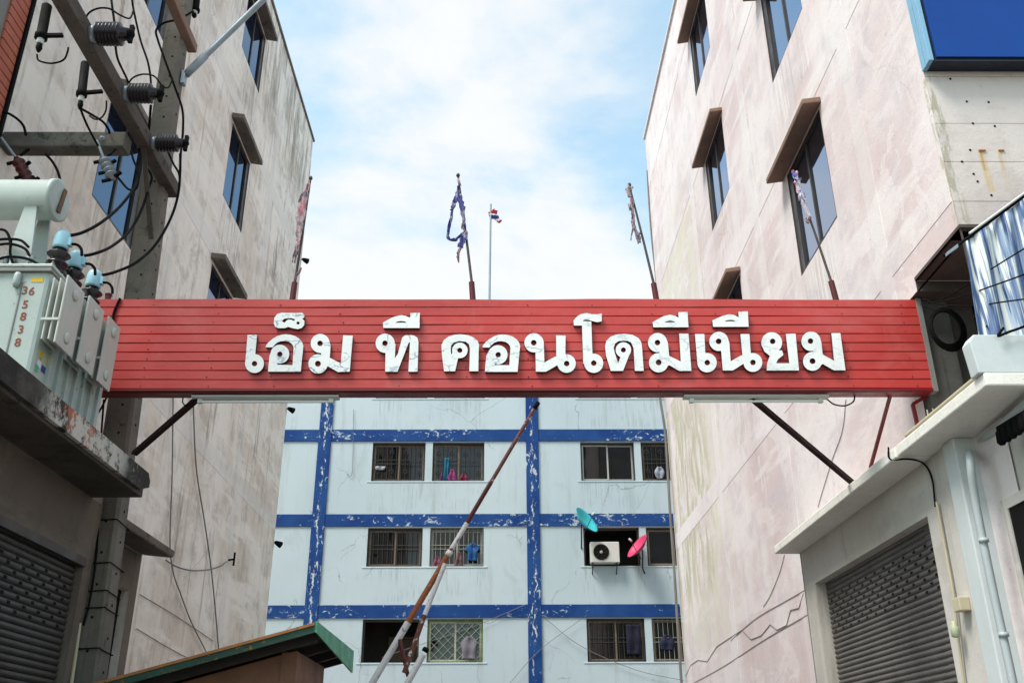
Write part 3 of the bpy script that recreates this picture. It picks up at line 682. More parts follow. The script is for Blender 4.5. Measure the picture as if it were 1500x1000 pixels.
# ================================================================== the red gateway sign
SZ0, SZ1, SX0, SX1 = 4.735, 5.665, -4.72, 3.955
SG = empty('gateway_sign', (-.4, YS, SZ0), 'long red ribbed metal sign with raised white Thai letters spanning the alley', 'sign')
MB().box(SX0+.02, SX1-.02, YS+.045, YS+.16, SZ0+.022, SZ1-.01).build('sign_box', m_red_trim, SG)
NP = 10; pz0 = SZ0 + .022; ph = (SZ1 - pz0)/NP
for k in range(NP):
    z = pz0 + ph*k; rnd = random.Random(k)
    prof = [(.042, .001), (.016, .001), (.015, .004), (.0, .0105), (.0, ph-.001), (.042, ph-.001)]
    mb = MB(); segs = 36; n = len(prof); vs = []
    for i in range(segs+1):
        x = SX0 + (SX1-SX0)*i/segs
        w = .0035*math.sin(x*2.1+k*.7) + .002*math.sin(x*5.3+k*2.1); wz = .0022*math.sin(x*.9+k*.15)
        if k == NP-1: wz += .007*math.exp(-((x-.15)/.5)**2)*(-1) + .004*math.sin(x*1.7)
        for j, (a, b) in enumerate(prof): vs.append((x, YS+a+(w if a < .03 else 0), z+b+(wz if (k < NP-1 or b > ph*.5) else 0)))
    fs = [(i*n+j, i*n+(j+1)%n, (i+1)*n+(j+1)%n, (i+1)*n+j) for i in range(segs) for j in range(n)] + [tuple(range(n)), tuple(segs*n+j for j in range(n))]
    mb.add(vs, fs).build('cladding_plank', m_red, SG)
bp = [(-.006, .021), (.05, .021), (.165, .021), (.165, .0), (.03, -.004), (-.006, .006)]
MB().extrude(bp, lambda a, b, t: (t, YS+a, SZ0+b), SX0, SX1, segs=8).build('bottom_trim', m_red_trim, SG)
for x in (SX0-.012, SX1-.03):
    MB().box(x, x+.045, YS-.008, YS+.165, SZ0-.004, SZ1+.006).build('end_trim', m_red_trim if x < 0 else m_grey_clad, SG)
sw = MB()
for k in range(NP):
    for i in range(15):
        x = SX0+.3+i*.585+.02*math.sin(k*3+i*5); sw.lathe((x, YS+.002, pz0+ph*k+.03), (0, -1, 0), [(0, .007), (.004, .0065), (.006, .003)], 6, smooth=False)
o = sw.build('screw_head', m_red_trim, SG); o['kind'] = 'stuff'
# --- letters: outlines drawn on the plane of the sign face, turned into raised letters
YLF = YS - .040
def seg_d(px, py, a, b):
    ax, ay = a; bx, by = b; dx, dy = bx-ax, by-ay; l = dx*dx+dy*dy or 1e-9
    t = np.clip(((px-ax)*dx+(py-ay)*dy)/l, 0, 1); return np.hypot(px-ax-t*dx, py-ay-t*dy)
def poly_d(px, py, pts):
    d = np.full(px.shape, 1e9); ins = np.zeros(px.shape, bool); n = len(pts)
    for i in range(n):
        a, b = pts[i], pts[(i+1) % n]; d = np.minimum(d, seg_d(px, py, a, b))
        if a[1] != b[1]:
            c = ((a[1] > py) != (b[1] > py)) & (px < (b[0]-a[0])*(py-a[1])/(b[1]-a[1]) + a[0]); ins ^= c
    return np.where(ins, -d, d)
def stroke_d(px, py, pts, w):
    d = np.full(px.shape, 1e9)
    for a, b in zip(pts, pts[1:]): d = np.minimum(d, seg_d(px, py, a, b))
    return d - w
def contours(f, x0, y0, st):
    ny, nx = f.shape; nxt = {}
    def ip(i, j, k, l):
        a, b = f[j, i], f[l, k]; t = a/(a-b); return (i, j, k, l), (x0+st*(i+(k-i)*t), y0+st*(j+(l-j)*t))
    pos = {}
    table = {1: [(3,0)], 2: [(0,1)], 3: [(3,1)], 4: [(1,2)], 5: [(3,2),(1,0)], 6: [(0,2)], 7: [(3,2)], 8: [(2,3)], 9: [(2,0)], 10: [(0,3),(2,1)], 11: [(2,1)], 12: [(1,3)], 13: [(1,0)], 14: [(0,3)]}
    for j in range(ny-1):
        for i in range(nx-1):
            c = (f[j,i] < 0) | ((f[j,i+1] < 0) << 1) | ((f[j+1,i+1] < 0) << 2) | ((f[j+1,i] < 0) << 3)
            c = int(c)
            if c in (0, 15): continue
            E = [(i,j,i+1,j), (i+1,j,i+1,j+1), (i,j+1,i+1,j+1), (i,j,i,j+1)]
            for a, b in table[c]:
                ka, pa = ip(*E[a]); kb, pb = ip(*E[b]); pos[ka] = pa; pos[kb] = pb; nxt[ka] = kb
    loops = []
    while nxt:
        s = next(iter(nxt)); lp = []; k = s
        while k in nxt: lp.append(pos[k]); k = nxt.pop(k)
        if len(lp) > 6: loops.append(lp)
    return loops
def simplify(lp, tol):
    def dp(a):
        if len(a) < 3: return a
        p, q = np.array(a[0]), np.array(a[-1]); v = q-p; l = np.hypot(*v) or 1e-9
        A = np.array(a); d = np.abs(v[0]*(A[:,1]-p[1]) - v[1]*(A[:,0]-p[0]))/l; i = int(d.argmax())
        if d[i] < tol: return [a[0], a[-1]]
        return dp(a[:i+1])[:-1] + dp(a[i:])
    h = len(lp)//2
    return dp(lp[:h+1])[:-1] + dp(lp[h:] + [lp[0]])[:-1]
def raised(name, x0, prims, holes, depth=.036):
    pts = [p for k in prims for p in (k[1] if k[0] in 'ps' else [(k[1][0]-k[2], k[1][1]-k[2]), (k[1][0]+k[2], k[1][1]+k[2])])]
    m = 14; st = 5.0
    xs = [p[0] for p in pts]; ys = [p[1] for p in pts]; pad = m + max([k[2] for k in prims if k[0] == 's'] + [0])
    gx = np.arange(min(xs)-pad, max(xs)+pad+st, st)+.137; gy = np.arange(min(ys)-pad, max(ys)+pad+st, st)+.211
    px, py = np.meshgrid(gx, gy); f = np.full(px.shape, 1e9)
    for k in prims:
        f = np.minimum(f, poly_d(px, py, k[1]) if k[0] == 'p' else stroke_d(px, py, k[1], k[2]) if k[0] == 's' else np.hypot(px-k[1][0], py-k[1][1])-k[2])
    for k in holes:
        f = np.maximum(f, -(poly_d(px, py, k[1]) if k[0] == 'p' else np.hypot(px-k[1][0], py-k[1][1])-k[2]))
    f[np.abs(f) < 1e-6] = 1e-6
    cu = bpy.data.curves.new(name, 'CURVE'); cu.dimensions = '2D'; cu.fill_mode = 'BOTH'; cu.extrude = depth/2
    for lp in contours(f, gx[0], gy[0], st):
        lp = simplify(lp, .9)
        if len(lp) < 3: continue
        sp = cu.splines.new('POLY'); sp.points.add(len(lp)-1); sp.use_cyclic_u = True
        for q, (a, b) in zip(sp.points, lp):
            w = onY(x0 + a/8.3333, 450 + b/8.3333, YLF); q.co = (w.x, w.z, 0, 1)
    o = bpy.data.objects.new(name, cu); col.objects.link(o)
    me = bpy.data.meshes.new_from_object(o.evaluated_get(bpy.context.evaluated_depsgraph_get()))
    bpy.data.objects.remove(o)
    off = wloc(SG)
    me.transform(Matrix.Translation((-off.x, YLF + depth/2 - off.y, -off.z)) @ Matrix.Rotation(math.pi/2, 4, 'X'))
    me.materials.clear(); me.materials.append(m_letter); me.materials.append(m_letter_side)
    for p in me.polygons: p.material_index = 0 if p.normal.y < -.7 else 1; p.use_smooth = False
    ob = bpy.data.objects.new(name, me); col.objects.link(ob); ob.parent = SG
    return ob
P_ = lambda *a: ('p', list(a)); C_ = lambda x, y, r: ('c', (x, y), r); S_ = lambda w, *a: ('s', list(a), w)
def arc_o(dx=0, dy=0):   # the open bowl of the letter o ang
    return P_(*[(x+dx, y+dy) for x, y in ((325,488),(332,462),(362,425),(410,385),(465,352),(520,334),(570,328),(630,334),(690,352),(740,385),(772,425),(786,470),(780,540),(768,640),(755,785),(355,785),(362,700),(373,590),(420,500),(470,560),(470,700),(655,705),(660,600),(668,500),(662,470),(640,440),(605,418),(560,410),(510,413),(465,430),(432,462),(412,488))])
LETTERS = [
 (350, [P_((105,335),(222,335),(196,600),(192,690),(74,690),(82,620)), C_(190,685,115)], [C_(190,687,33)]),
 (350, [arc_o(), C_(500,570,114), P_((373,590),(400,520),(470,600),(470,700),(362,700))], [C_(500,572,33)]),
 (350, [C_(992,440,116), P_((1010,440),(1106,430),(1120,460),(1106,640),(1000,630)), C_(964,690,117), P_((1000,600),(1106,612),(1250,690),(1260,785),(1210,790),(1085,718),(1040,745),(960,700)), P_((1272,340),(1390,345),(1352,785),(1235,785))], [C_(990,440,34), C_(964,688,36)]),
 (350, [P_((424,190),(432,125),(468,80),(520,66),(700,70),(770,65),(800,98),(796,128),(772,135),(800,165),(797,215),(765,254),(715,266),(660,256),(600,238),(560,254),(480,254),(440,236))], [P_((525,170),(553,138),(640,132),(688,146),(668,166),(640,150),(600,150),(572,168),(556,190)), C_(722,192,19)]),
 (530, [P_((258,185),(330,145),(400,112),(480,96),(540,105),(592,130),(592,70),(708,65),(705,252),(262,252))], [P_((400,192),(440,172),(480,166),(525,172),(555,190),(480,186))]),
 (530, [C_(285,438,117), P_((290,520),(412,440),(403,620),(440,570),(492,370),(528,340),(632,340),(678,370),(692,425),(680,785),(568,785),(588,430),(574,425),(435,785),(285,785))], [C_(283,438,34)]),
 (530, [P_((1005,780),(990,680),(976,560),(972,460),(1000,400),(1060,355),(1130,335),(1200,328),(1290,338),(1370,370),(1415,410),(1432,460),(1425,560),(1422,780),(1312,780),(1320,500),(1308,450),(1270,420),(1190,410),(1125,428),(1090,465),(1085,520),(1092,580),(1120,530),(1180,610),(1168,650),(1138,780)), C_(1197,525,95)], [C_(1197,524,31)]),
 (700, [arc_o(-270, 2), C_(245,578,117), P_((122,590),(150,520),(205,600),(205,705),(122,705))], [C_(248,578,33)]),
 (700, [C_(685,432,117), P_((700,430),(804,410),(812,680),(832,785),(708,785)), P_((808,674),(950,598),(1010,640),(965,708),(832,785)), P_((955,340),(1070,345),(1068,640),(958,640)), C_(1082,685,113)], [C_(682,432,35), C_(1084,686,34)]),
 (840, [P_((5,222),(0,160),(40,115),(90,82),(160,70),(230,84),(290,85),(345,75),(345,170),(290,182),(225,166),(180,152),(140,150),(108,166),(218,174),(232,590),(235,680),(120,690),(105,222)), C_(247,682,117)], [C_(248,680,34)]),
 (840, [P_((455,775),(425,680),(398,590),(385,480),(400,410),(450,360),(530,330),(620,322),(720,335),(795,375),(830,430),(838,500),(858,775),(750,775),(735,500),(705,430),(665,410),(610,405),(550,412),(510,440),(490,490),(505,560),(545,680),(578,600),(690,560),(605,775)), C_(610,520,94)], [C_(610,520,31)]),
 (840, [C_(1027,430,117), P_((1050,430),(1140,400),(1155,440),(1168,600),(1050,600)), C_(1040,675,118), P_((1060,575),(1165,590),(1320,665),(1330,775),(1290,775),(1172,705),(1100,730),(1040,700)), P_((1290,320),(1405,322),(1440,775),(1318,775))], [C_(1026,430,34), C_(1040,672,36)]),
 (840, [P_((965,180),(1040,140),(1100,107),(1180,90),(1240,103),(1285,128),(1280,60),(1392,55),(1405,243),(975,243))], [P_((1098,186),(1140,170),(1180,162),(1220,168),(1250,184),(1180,182))]),
 (1000, [P_((362,160),(480,106),(570,84),(630,94),(686,122),(678,54),(795,48),(805,238),(372,238))], [P_((500,174),(540,158),(578,152),(620,158),(652,174),(578,170))]),
 (1000, [P_((150,325),(265,325),(278,600),(285,680),(180,690)), C_(298,675,118)], [C_(300,674,34)]),
 (1000, [C_(442,415,117), P_((460,420),(555,395),(570,430),(586,665),(612,770),(490,770)), P_((584,660),(720,583),(790,620),(738,690),(612,770)), P_((705,325),(815,325),(835,610),(732,610)), C_(857,672,115)], [C_(439,415,35), C_(858,672,34)]),
 (1000, [C_(1087,430,127), P_((960,450),(1000,540),(1065,592),(1042,650),(1028,700),(1025,770),(1420,770),(1378,320),(1258,325),(1302,682),(1140,682),(1165,632),(1230,580),(1215,528),(1130,520),(1060,480))], [C_(1098,415,34)]),
 (1090, [C_(817,414,118), P_((840,420),(930,385),(943,430),(962,600),(850,600)), C_(835,658,115), P_((850,560),(960,576),(1112,660),(1130,768),(1096,768),(962,692),(900,715),(840,690)), P_((1065,315),(1175,315),(1238,768),(1110,768))], [C_(810,412,34), C_(835,656,36)]),
]
for x0, pr, ho in LETTERS: raised('letter', x0, pr, ho)

# fluorescent fixtures and bracing under the sign
for i, (u0, u1) in enumerate(((283, 497), (1001, 1212))):
    a, b = onY(u0, 588, YS+.12), onY(u1, 588, YS+.12); z = SZ0-.012
    F = empty('fluorescent_fixture', ((a.x+b.x)/2, YS+.12, z), ['white strip light under the left end of the red sign', 'white strip light under the right end of the red sign'][i], 'strip light', 'strip lights under the red sign')
    MB().extrude([(-.045, 0), (.045, 0), (.05, -.018), (.025, -.028), (-.025, -.028), (-.05, -.018)], lambda p, q, t: (t, YS+.10+p, z+q), a.x, b.x).build('housing', m_lamp_white, F)
    for x in (a.x+.05, b.x-.09): MB().box(x, x+.04, YS+.08, YS+.12, z-.064, z-.027).build('lamp_socket', m_lamp_white, F)
    MB().tube([(a.x+.085, YS+.10, z-.050), (b.x-.085, YS+.10, z-.050)], .012, 10).build('lamp_tube', m_tube, F)
def brace(label, a, b, w, m, name='steel_brace', group='steel braces under the red sign'):
    o = alone(MB().beam(a, b, w, w).build(name, m)); return tag(o, label, 'brace', group)
brace('dark steel brace from the left strip light down to the mouldy canopy edge', onY(290, 583, YS+.10), onY(197, 664, 8.55), .045, m_brace)
brace('thick dark steel brace from the right strip light down to the white canopy edge', onY(1101, 583, YS+.10), onX(1249, 707, 3.52), .045, m_brace)
brace('thin red steel rod between the right end of the red sign and the white canopy', onY(1306, 572, YS+.10), onX(1275, 685, 3.52), .026, m_red_trim)
fr = MB()
q = [onY(u, v, YS+.15) for u, v in ((1337, 592), (1362, 577), (1376, 612), (1347, 636))]
for i in range(4):
    a, b = q[i], q[(i+1) % 4]; fr.beam(a, b, .03, .03)
tag(alone(fr.build('steel_bracket', m_red_trim)), 'small red square steel bracket at the lower right corner of the sign', 'bracket')
fr = MB()
for (u, v, w2, v2) in ((1358, 600, 1362, 622), (1366, 598, 1374, 618), (1352, 622, 1368, 604), (1362, 622, 1372, 598)):
    fr.tube([onY(u, v, YS+.05), onY(w2, v2, YS+.05)], .007, 6)
tag(alone(fr.build('wire_twist', m_beige_pipe)), 'twist of pale wire tied to the red bracket above the white canopy', 'wire')

# ================================================================== flags
def ribbon(pts, widths, Y, amp=.02, seed=1, seg=5, ang=None):
    """a strip of cloth: centre line in the plane Y, ragged and rumpled in depth"""
    rnd = random.Random(seed); c = smooth_path([onY(u, v, Y) for u, v in pts], seg); n = len(c); mb = MB(); vs = []; K = 4
    px = np.interp(np.linspace(0, 1, n), np.linspace(0, 1, len(widths)), widths)*Y/1520
    for i, p in enumerate(c):
        d = (c[min(i+1, n-1)]-c[max(i-1, 0)]).normalized(); s = Vector((d.z, 0, -d.x))
        for k in range(K+1):
            t = k/K-.5; rag = (rnd.random()-.5)*.35*px[i] if k in (0, K) else 0
            vs.append(p + s*(t*px[i]+rag) + Vector((0, amp*math.sin(k*1.9+i*.8+seed)+rnd.uniform(-1, 1)*amp*.4, 0)))
    fs = [(i*(K+1)+k, i*(K+1)+k+1, (i+1)*(K+1)+k+1, (i+1)*(K+1)+k) for i in range(n-1) for k in range(K)]
    return mb.add(vs, fs, smooth=True)
def flagcloth(name, cols, horiz=True):
    M = Mat(name, .85, .1); P = M.pos; a = M.noise(P, 9, 5, .7)
    k = M.mix(M.rng(a, .42, .5), cols[0], cols[1]); k = M.mix(M.rng(M.noise(M.map(P, loc=(3,1,2)), 7, 5, .7), .52, .58), k, cols[2]); M.color(k); return M.m
m_fl = [flagcloth('faded_pink_flag_cloth', ((.42, .16, .18), (.50, .36, .38), (.22, .19, .24))), flagcloth('torn_navy_flag_cloth', ((.045, .055, .22), (.08, .085, .26), (.34, .32, .42))),
        flagcloth('bleached_flag_cloth', ((.42, .33, .34), (.30, .24, .28), (.26, .12, .13))), flagcloth('striped_flag_cloth', ((.09, .11, .36), (.50, .48, .55), (.42, .06, .09)))]
m_fpole = worn('dark_flagpole', (.07, .055, .055), rough=.6)
FL = 'tattered flags along the top of the red sign'
def flag(lab, base, top, cloths, rad=.014):
    b = onY(*base, YS+.12); t = onY(*top, YS+.12)
    F = empty('flag', (b.x, b.y, SZ1-.05), lab, 'flag', FL)
    MB().tube([(b.x, b.y, SZ1-.05), b, b.lerp(t, .5)+Vector((.004, 0, 0)), t], [rad, rad, rad*.85, rad*.7], 8).build('flagpole', m_fpole, F)
    MB().tube([(b.x, b.y, SZ1-.06), b.lerp(t, .13)], [.030, .028], 10).build('pole_socket', m_red_pipe, F)
    MB().lathe(t, (0, 0, 1), [(-.01, .012), (.0, .02), (.02, .018), (.035, .005)], 8).build('finial', m_fpole, F)
    for i, (pts, wd, mi) in enumerate(cloths):
        ribbon(pts, wd, YS+.105, .014, i+len(lab)).build('flag_cloth', m_fl[mi], F, solid=.004, fix=False)
flag('tattered faded pink flag on the pole against the left block', (428, 438), (455, 262), [
    ([(453, 268), (446, 290), (441, 310), (438, 332), (437, 350), (436, 362)], [4, 12, 17, 12, 9, 3], 0), ([(438, 350), (434, 368), (432, 385)], [6, 5, 2], 0), ([(434, 360), (431, 372), (428, 384)], [4, 3, 1], 2), ([(441, 392), (436, 402), (433, 410)], [4, 4, 1], 0), ([(447, 280), (441, 288), (437, 296)], [5, 4, 1], 2)])
flag('torn navy flag hanging in a loop from the middle pole', (694, 438), (671, 258), [
    ([(672, 272), (670, 285), (666, 296), (661, 308)], [3, 9, 9, 5], 1), ([(672, 285), (676, 300), (679, 318), (681, 334)], [10, 11, 7, 4], 1), ([(664, 298), (660, 322), (656, 345), (662, 352), (672, 347), (683, 340)], [5, 5, 5, 5, 6, 5], 1), ([(683, 338), (678, 350), (674, 362)], [7, 12, 9], 1), ([(674, 362), (671, 374), (672, 384)], [5, 5, 2], 2), ([(671, 262), (674, 272)], [5, 4], 2), ([(680, 325), (677, 332), (682, 340)], [5, 4, 3], 2)])
flag('bleached shredded flag on the leaning pole by the right block edge', (963, 438), (922, 272), [
    ([(924, 273), (921, 280), (923, 290)], [10, 11, 6], 2), ([(925, 290), (927, 310), (928, 328), (934, 345), (937, 356)], [6, 6, 5, 8, 8], 2), ([(922, 298), (925, 308)], [6, 5], 2), ([(926, 322), (929, 330)], [4, 6], 2), ([(930, 330), (926, 340), (924, 352)], [4, 3, 1], 2), ([(936, 340), (932, 346)], [7, 5], 2)])
flag('flag wound tightly round its pole in front of the right block window', (1226, 437), (1163, 254), [
    ([(1164, 250), (1166, 262), (1170, 275), (1176, 292), (1182, 308), (1187, 322)], [11, 12, 11, 11, 9, 4], 3), ([(1186, 316), (1181, 322), (1186, 326)], [6, 8, 5], 0), ([(1163, 256), (1167, 262), (1174, 262)], [5, 7, 4], 3), ([(1172, 284), (1170, 294)], [5, 3], 3)])
st = tag(alone(MB().tube([(onY(158, 438, YS+.1).x, YS+.1, SZ1-.05), (onY(158, 438, YS+.1).x, YS+.1, SZ1+.085)], .03, 10).lathe((onY(158, 438, YS+.1).x, YS+.1, SZ1+.084), (0, 0, 1), [(0, .034), (.02, .034), (.021, .02)], 10).build('empty_socket', m_red_pipe)), 'short empty dark red flagpole socket on the sign beside the transformer', 'pole socket')
RF = empty('flag', (onY(716, 437, YB+3).x, YB+3, BTOP-.02), 'small striped flag on a thin tall pole on the far block roof', 'flag')
b = onY(716, 437, YB+3); t = onY(719, 299, YB+3)
MB().tube([(b.x, YB+3, BTOP-.02), t], [.05, .035], 8).build('flagpole', m_steel, RF)
mf = Mat('small_striped_flag', .8, .1); oz = mf.sep(mf.pos)[2]; zc = onY(725, 318, YB+3).z
dz = mf.math('ABSOLUTE', mf.math('SUBTRACT', oz, zc)); mf.color(mf.mix(mf.rng(dz, .07, .08), (.04, .05, .22), mf.mix(mf.rng(dz, .15, .16), (.6, .6, .62), (.45, .05, .07))))
ribbon([(719.5, 309), (725, 316), (732, 326)], [15, 15, 10], YB+3, .05, 3).build('flag_cloth', mf.m, RF, solid=.01, fix=False)
# ================================================================== utility pole
UP = empty('utility_pole', (-3.62, 9.0, 0), 'square concrete utility pole with crossarms and brown insulators on the left of the alley', 'utility pole')
def pole_c(z): return Vector((-3.62 - .35*z/12, 9.0, z))
mb = MB(); vs = []
for z, w, d in ((0, .30, .28), (4, .275, .255), (8, .245, .225), (12, .215, .20)):
    c = pole_c(z); ch = .03
    for sx, sy in ((-1,-1),(1,-1),(1,1),(-1,1)):
        a = (c.x+sx*w/2, c.y+sy*(d/2-ch), z); b_ = (c.x+sx*(w/2-ch), c.y+sy*d/2, z)
        vs += [a, b_] if (sx*sy > 0) else [b_, a]
fs = [(k*8+j, k*8+(j+1)%8, (k+1)*8+(j+1)%8, (k+1)*8+j) for k in range(3) for j in range(8)] + [tuple(range(8)), tuple(24+j for j in range(8))]
mb.add(vs, fs).build('post', m_pole, UP)
hm = MB()
for k in range(26):
    z = 2.3+.29*k; c = pole_c(z); d = .28-.08*z/12; w = .30-.085*z/12
    hm.lathe((c.x+.03, c.y-d/2+.002, z), (0, -1, 0), [(0, .013), (.004, .013)], 8, smooth=False); hm.lathe((c.x+w/2-.002, c.y, z+.12), (1, 0, 0), [(0, .013), (.004, .013)], 8, smooth=False)
o = hm.build('step_hole', m_black, UP); o['kind'] = 'stuff'
MB().box(-3.76, -3.625, 4.5, 9.16, 7.48, 7.64).build('crossarm', m_xarm, UP, bevel=.012)
MB().box(-3.80, -3.69, 5.0, 9.16, 9.54, 9.66).build('crossarm', m_hood_r, UP, bevel=.012)
MB().box(-4.995, -3.765, 7.92, 8.10, 7.29, 7.47).build('side_beam', m_beam_l, UP, bevel=.016)
MB().lathe((-3.99, 7.921, 7.38), (0, -1, 0), [(0, .03), (.006, .03), (.008, .016), (.03, .016)], 12).build('bolt', m_steel, UP)
MB().beam((-3.69, 8.2, 7.485), (-3.74, 8.93, 6.75), .05, .012).build('arm_brace', m_xarm, UP)
def insulator(u, v, z, ln, r, nshed=7):
    p = onZ(u, v, z); p.x = -3.63; pr = [(0, r*.55), (.04, r*.62), (.045, r*.62)]
    I = MB().lathe(p, (1, 0, 0), [(0, r*.55), (.0, r*.72), (.05, r*.72), (.055, r*.55)], 16).build('insulator', m_steel, UP)
    prof = [(.05, r*.6)]; st = (ln-.11)/nshed
    for i in range(nshed):
        a = .055+st*i; prof += [(a, r*.72), (a+st*.3, r), (a+st*.55, r), (a+st*.95, r*.70)]
    prof += [(ln-.05, r*.6), (ln, r*.5)]
    MB().lathe(p, (1, 0, 0), prof, 18).build('porcelain_body', m_porc, I)
    e = p+Vector((ln, 0, 0))
    MB().lathe(e-Vector((.02, 0, 0)), (1, 0, 0), [(0, r*.4), (.03, r*.5), (.05, r*.4), (.07, r*.2)], 10).box(e.x+.005, e.x+.04, e.y-.02, e.y+.02, e.z-.09, e.z+.09).build('clamp', m_cable, I)
    return e+Vector((.02, 0, 0))
e1 = insulator(108, 50, 7.56, .33, .105); e2 = insulator(166, 137, 7.56, .33, .098); e3 = insulator(214, 210, 7.56, .33, .092)
def arrester(pxs, Y, r, arm):
    a, b = onY(*pxs[0], Y), onY(*pxs[1], Y)
    d = (b-a); l = d.length
    I = MB().lathe(a, d, [(0, r*.8), (.01, r), (l*.62, r), (l*.64, r*1.25), (l*.72, r*1.25), (l*.74, r*.7)], 12).build('surge_arrester', m_cable, UP)
    MB().lathe(a+d*.74, d, [(0, r*.7), (l*.08, r*.75), (l*.10, r*.5)], 10).build('white_ring', m_lamp_white, I)
    MB().lathe(a+d*.82, d, [(0, r*.5), (l*.10, r*.65), (l*.18, r*.3)], 10).build('terminal', m_cable, I)
    MB().beam(a+d*.66, onY(*arm, Y), .035, .025).build('arrester_bracket', m_cable, I)
arrester(((69, 8), (56, 76)), 6.25, .042, (92, 52)); arrester(((125, 92), (117, 160)), 7.2, .040, (150, 134))
arrester(((288, -8), (284, 26)), 9.15, .05, (276, 15))
def cutout(p0, p1, p2, Y, mbody, lab):
    a, b, c = onY(*p0, Y), onY(*p1, Y), onY(*p2, Y); d = c-b; l = d.length
    I = MB().lathe(b, d, [(0, .03)] + [(l*t, r) for k in range(4) for t, r in ((.08+.2*k, .036), (.14+.2*k, .062), (.19+.2*k, .062), (.25+.2*k, .034))] + [(l*.95, .03), (l, .018)], 12).build('fuse_cutout', mbody, UP)
    I['label'] = lab
    MB().tube([a, b], .014, 8).build('fuse_tube', m_steel, I)
    MB().beam(b+Vector((.05, -.02, .02)), b+Vector((.06, .06, .15)), .03, .02).build('bracket', m_cable, I)
    x = MB(); pr = d.cross(Vector((0, 1, 0))).normalized()
    for t, s in ((.1, -1), (.35, 1), (.6, -1), (.9, 1), (.95, -1)): x.beam(b+d*t, b+d*t+pr*.10*s+Vector((0, -.03, 0)), .03, .022)
    o_ = x.build('contact_hardware', m_cable, I)
    o_['kind'] = 'stuff'
    return c
cutout((2, 202), (24, 232), (47, 274), 7.85, worn('red_brown_fuse_body', (.085, .02, .022), rough=.35), 'red-brown fuse cutout')
cutout((142, 206), (152, 232), (166, 264), 7.85, worn('grey_fuse_body', (.20, .22, .25), (.06, .06, .07), rough=.35), 'grey fuse cutout')
a, b = onY(274, 108, 9.0), onY(400, -14, 9.0)
la = MB().tube([a, b, b+(b-a)*.25], .036, 12).build('lamp_arm', m_steel, UP)
MB().lathe(a, (b-a), [(-.02, .045), (.10, .047), (.32, .047), (.325, .038)], 12).build('sleeve', m_steel, la)
MB().box(a.x-.05, a.x-.005, 8.96, 9.04, a.z-.16, a.z+.02).build('arm_bracket', m_steel, la)
for z in (2.6, 2.95, 3.1, 3.35, 3.75):
    c = pole_c(z); w, d = .155, .145
    MB().tube([(c.x-w, c.y-d, z), (c.x+w-.02, c.y-d, z+.015), (c.x+w, c.y-d+.02, z), (c.x+w, c.y+d, z-.02), (c.x-w, c.y+d, z), (c.x-w, c.y-d, z)], .006, 5).build('strap_wire', m_cable, UP)
p = [onY(u, v, 8.80) for u, v in ((117, 912), (112, 950), (104, 1005), (90, 1110))]
cp = MB().tube(p, .016, 8).build('earth_conduit', m_beige_pipe, UP)

# ================================================================== transformer on the canopy
T = empty('transformer', (-3.9, 7.1, 4.121), 'pale green-grey pole transformer with radiator plates and rust-brown stencilled digits on the left canopy', 'transformer')
for y in (6.62, 7.55): MB().box(-4.35, -3.42, y, y+.09, 4.121, 4.225).build('base_channel', m_tank, T)
TX0, TX1, TY0, TY1, TZ0, TZ1 = -4.45, -3.45, 6.5, 7.78, 4.225, 5.135
MB().box(TX0, TX1, TY0, TY1, TZ0, TZ1).build('tank', m_tank, T, bevel=.035)
MB().box(TX0-.05, TX1+.012, TY0-.03, TY1+.03, TZ1+.002, TZ1+.03).build('lid', m_tank, T, bevel=.006)
MB().box(TX0-.05, TX1+.010, TY0-.028, TY1+.028, TZ1-.035, TZ1-.004).build('tank_flange', m_grey_clad, T, bevel=.004)
fb = MB()
for k in range(9): fb.lathe((TX1-.015, TY0+.05+k*.148, TZ1+.03), (0, 0, 1), [(0, .014), (.016, .014), (.018, .007), (.03, .007)], 6, smooth=False)
for k in range(6): fb.lathe((TX0+.05+k*.19, TY0-.01, TZ1+.03), (0, 0, 1), [(0, .014), (.016, .014), (.018, .007), (.03, .007)], 6, smooth=False)
o = fb.build('lid_bolt', m_grey_clad, T); o['kind'] = 'stuff'
for k in range(7): MB().box(TX1-.002, TX1+.03, 6.72+k*.15, 6.74+k*.15, TZ0+.02, TZ1-.25).build('stiffener_rib', m_tank, T)
sx = onY(25, 450, TY0).x; MB().box(sx-.006, sx+.004, TY0-.006, TY0+.01, TZ0+.02, TZ1-.12).build('weld_seam', m_grey_clad, T)
px = onY(27, 410, TY0); MB().lathe((px.x, TY0-.02, px.z+.05), (0, 0, -1), [(0, .02), (.02, .028), (.09, .028), (.12, .018)], 10).build('lifting_lug', m_tank, T)
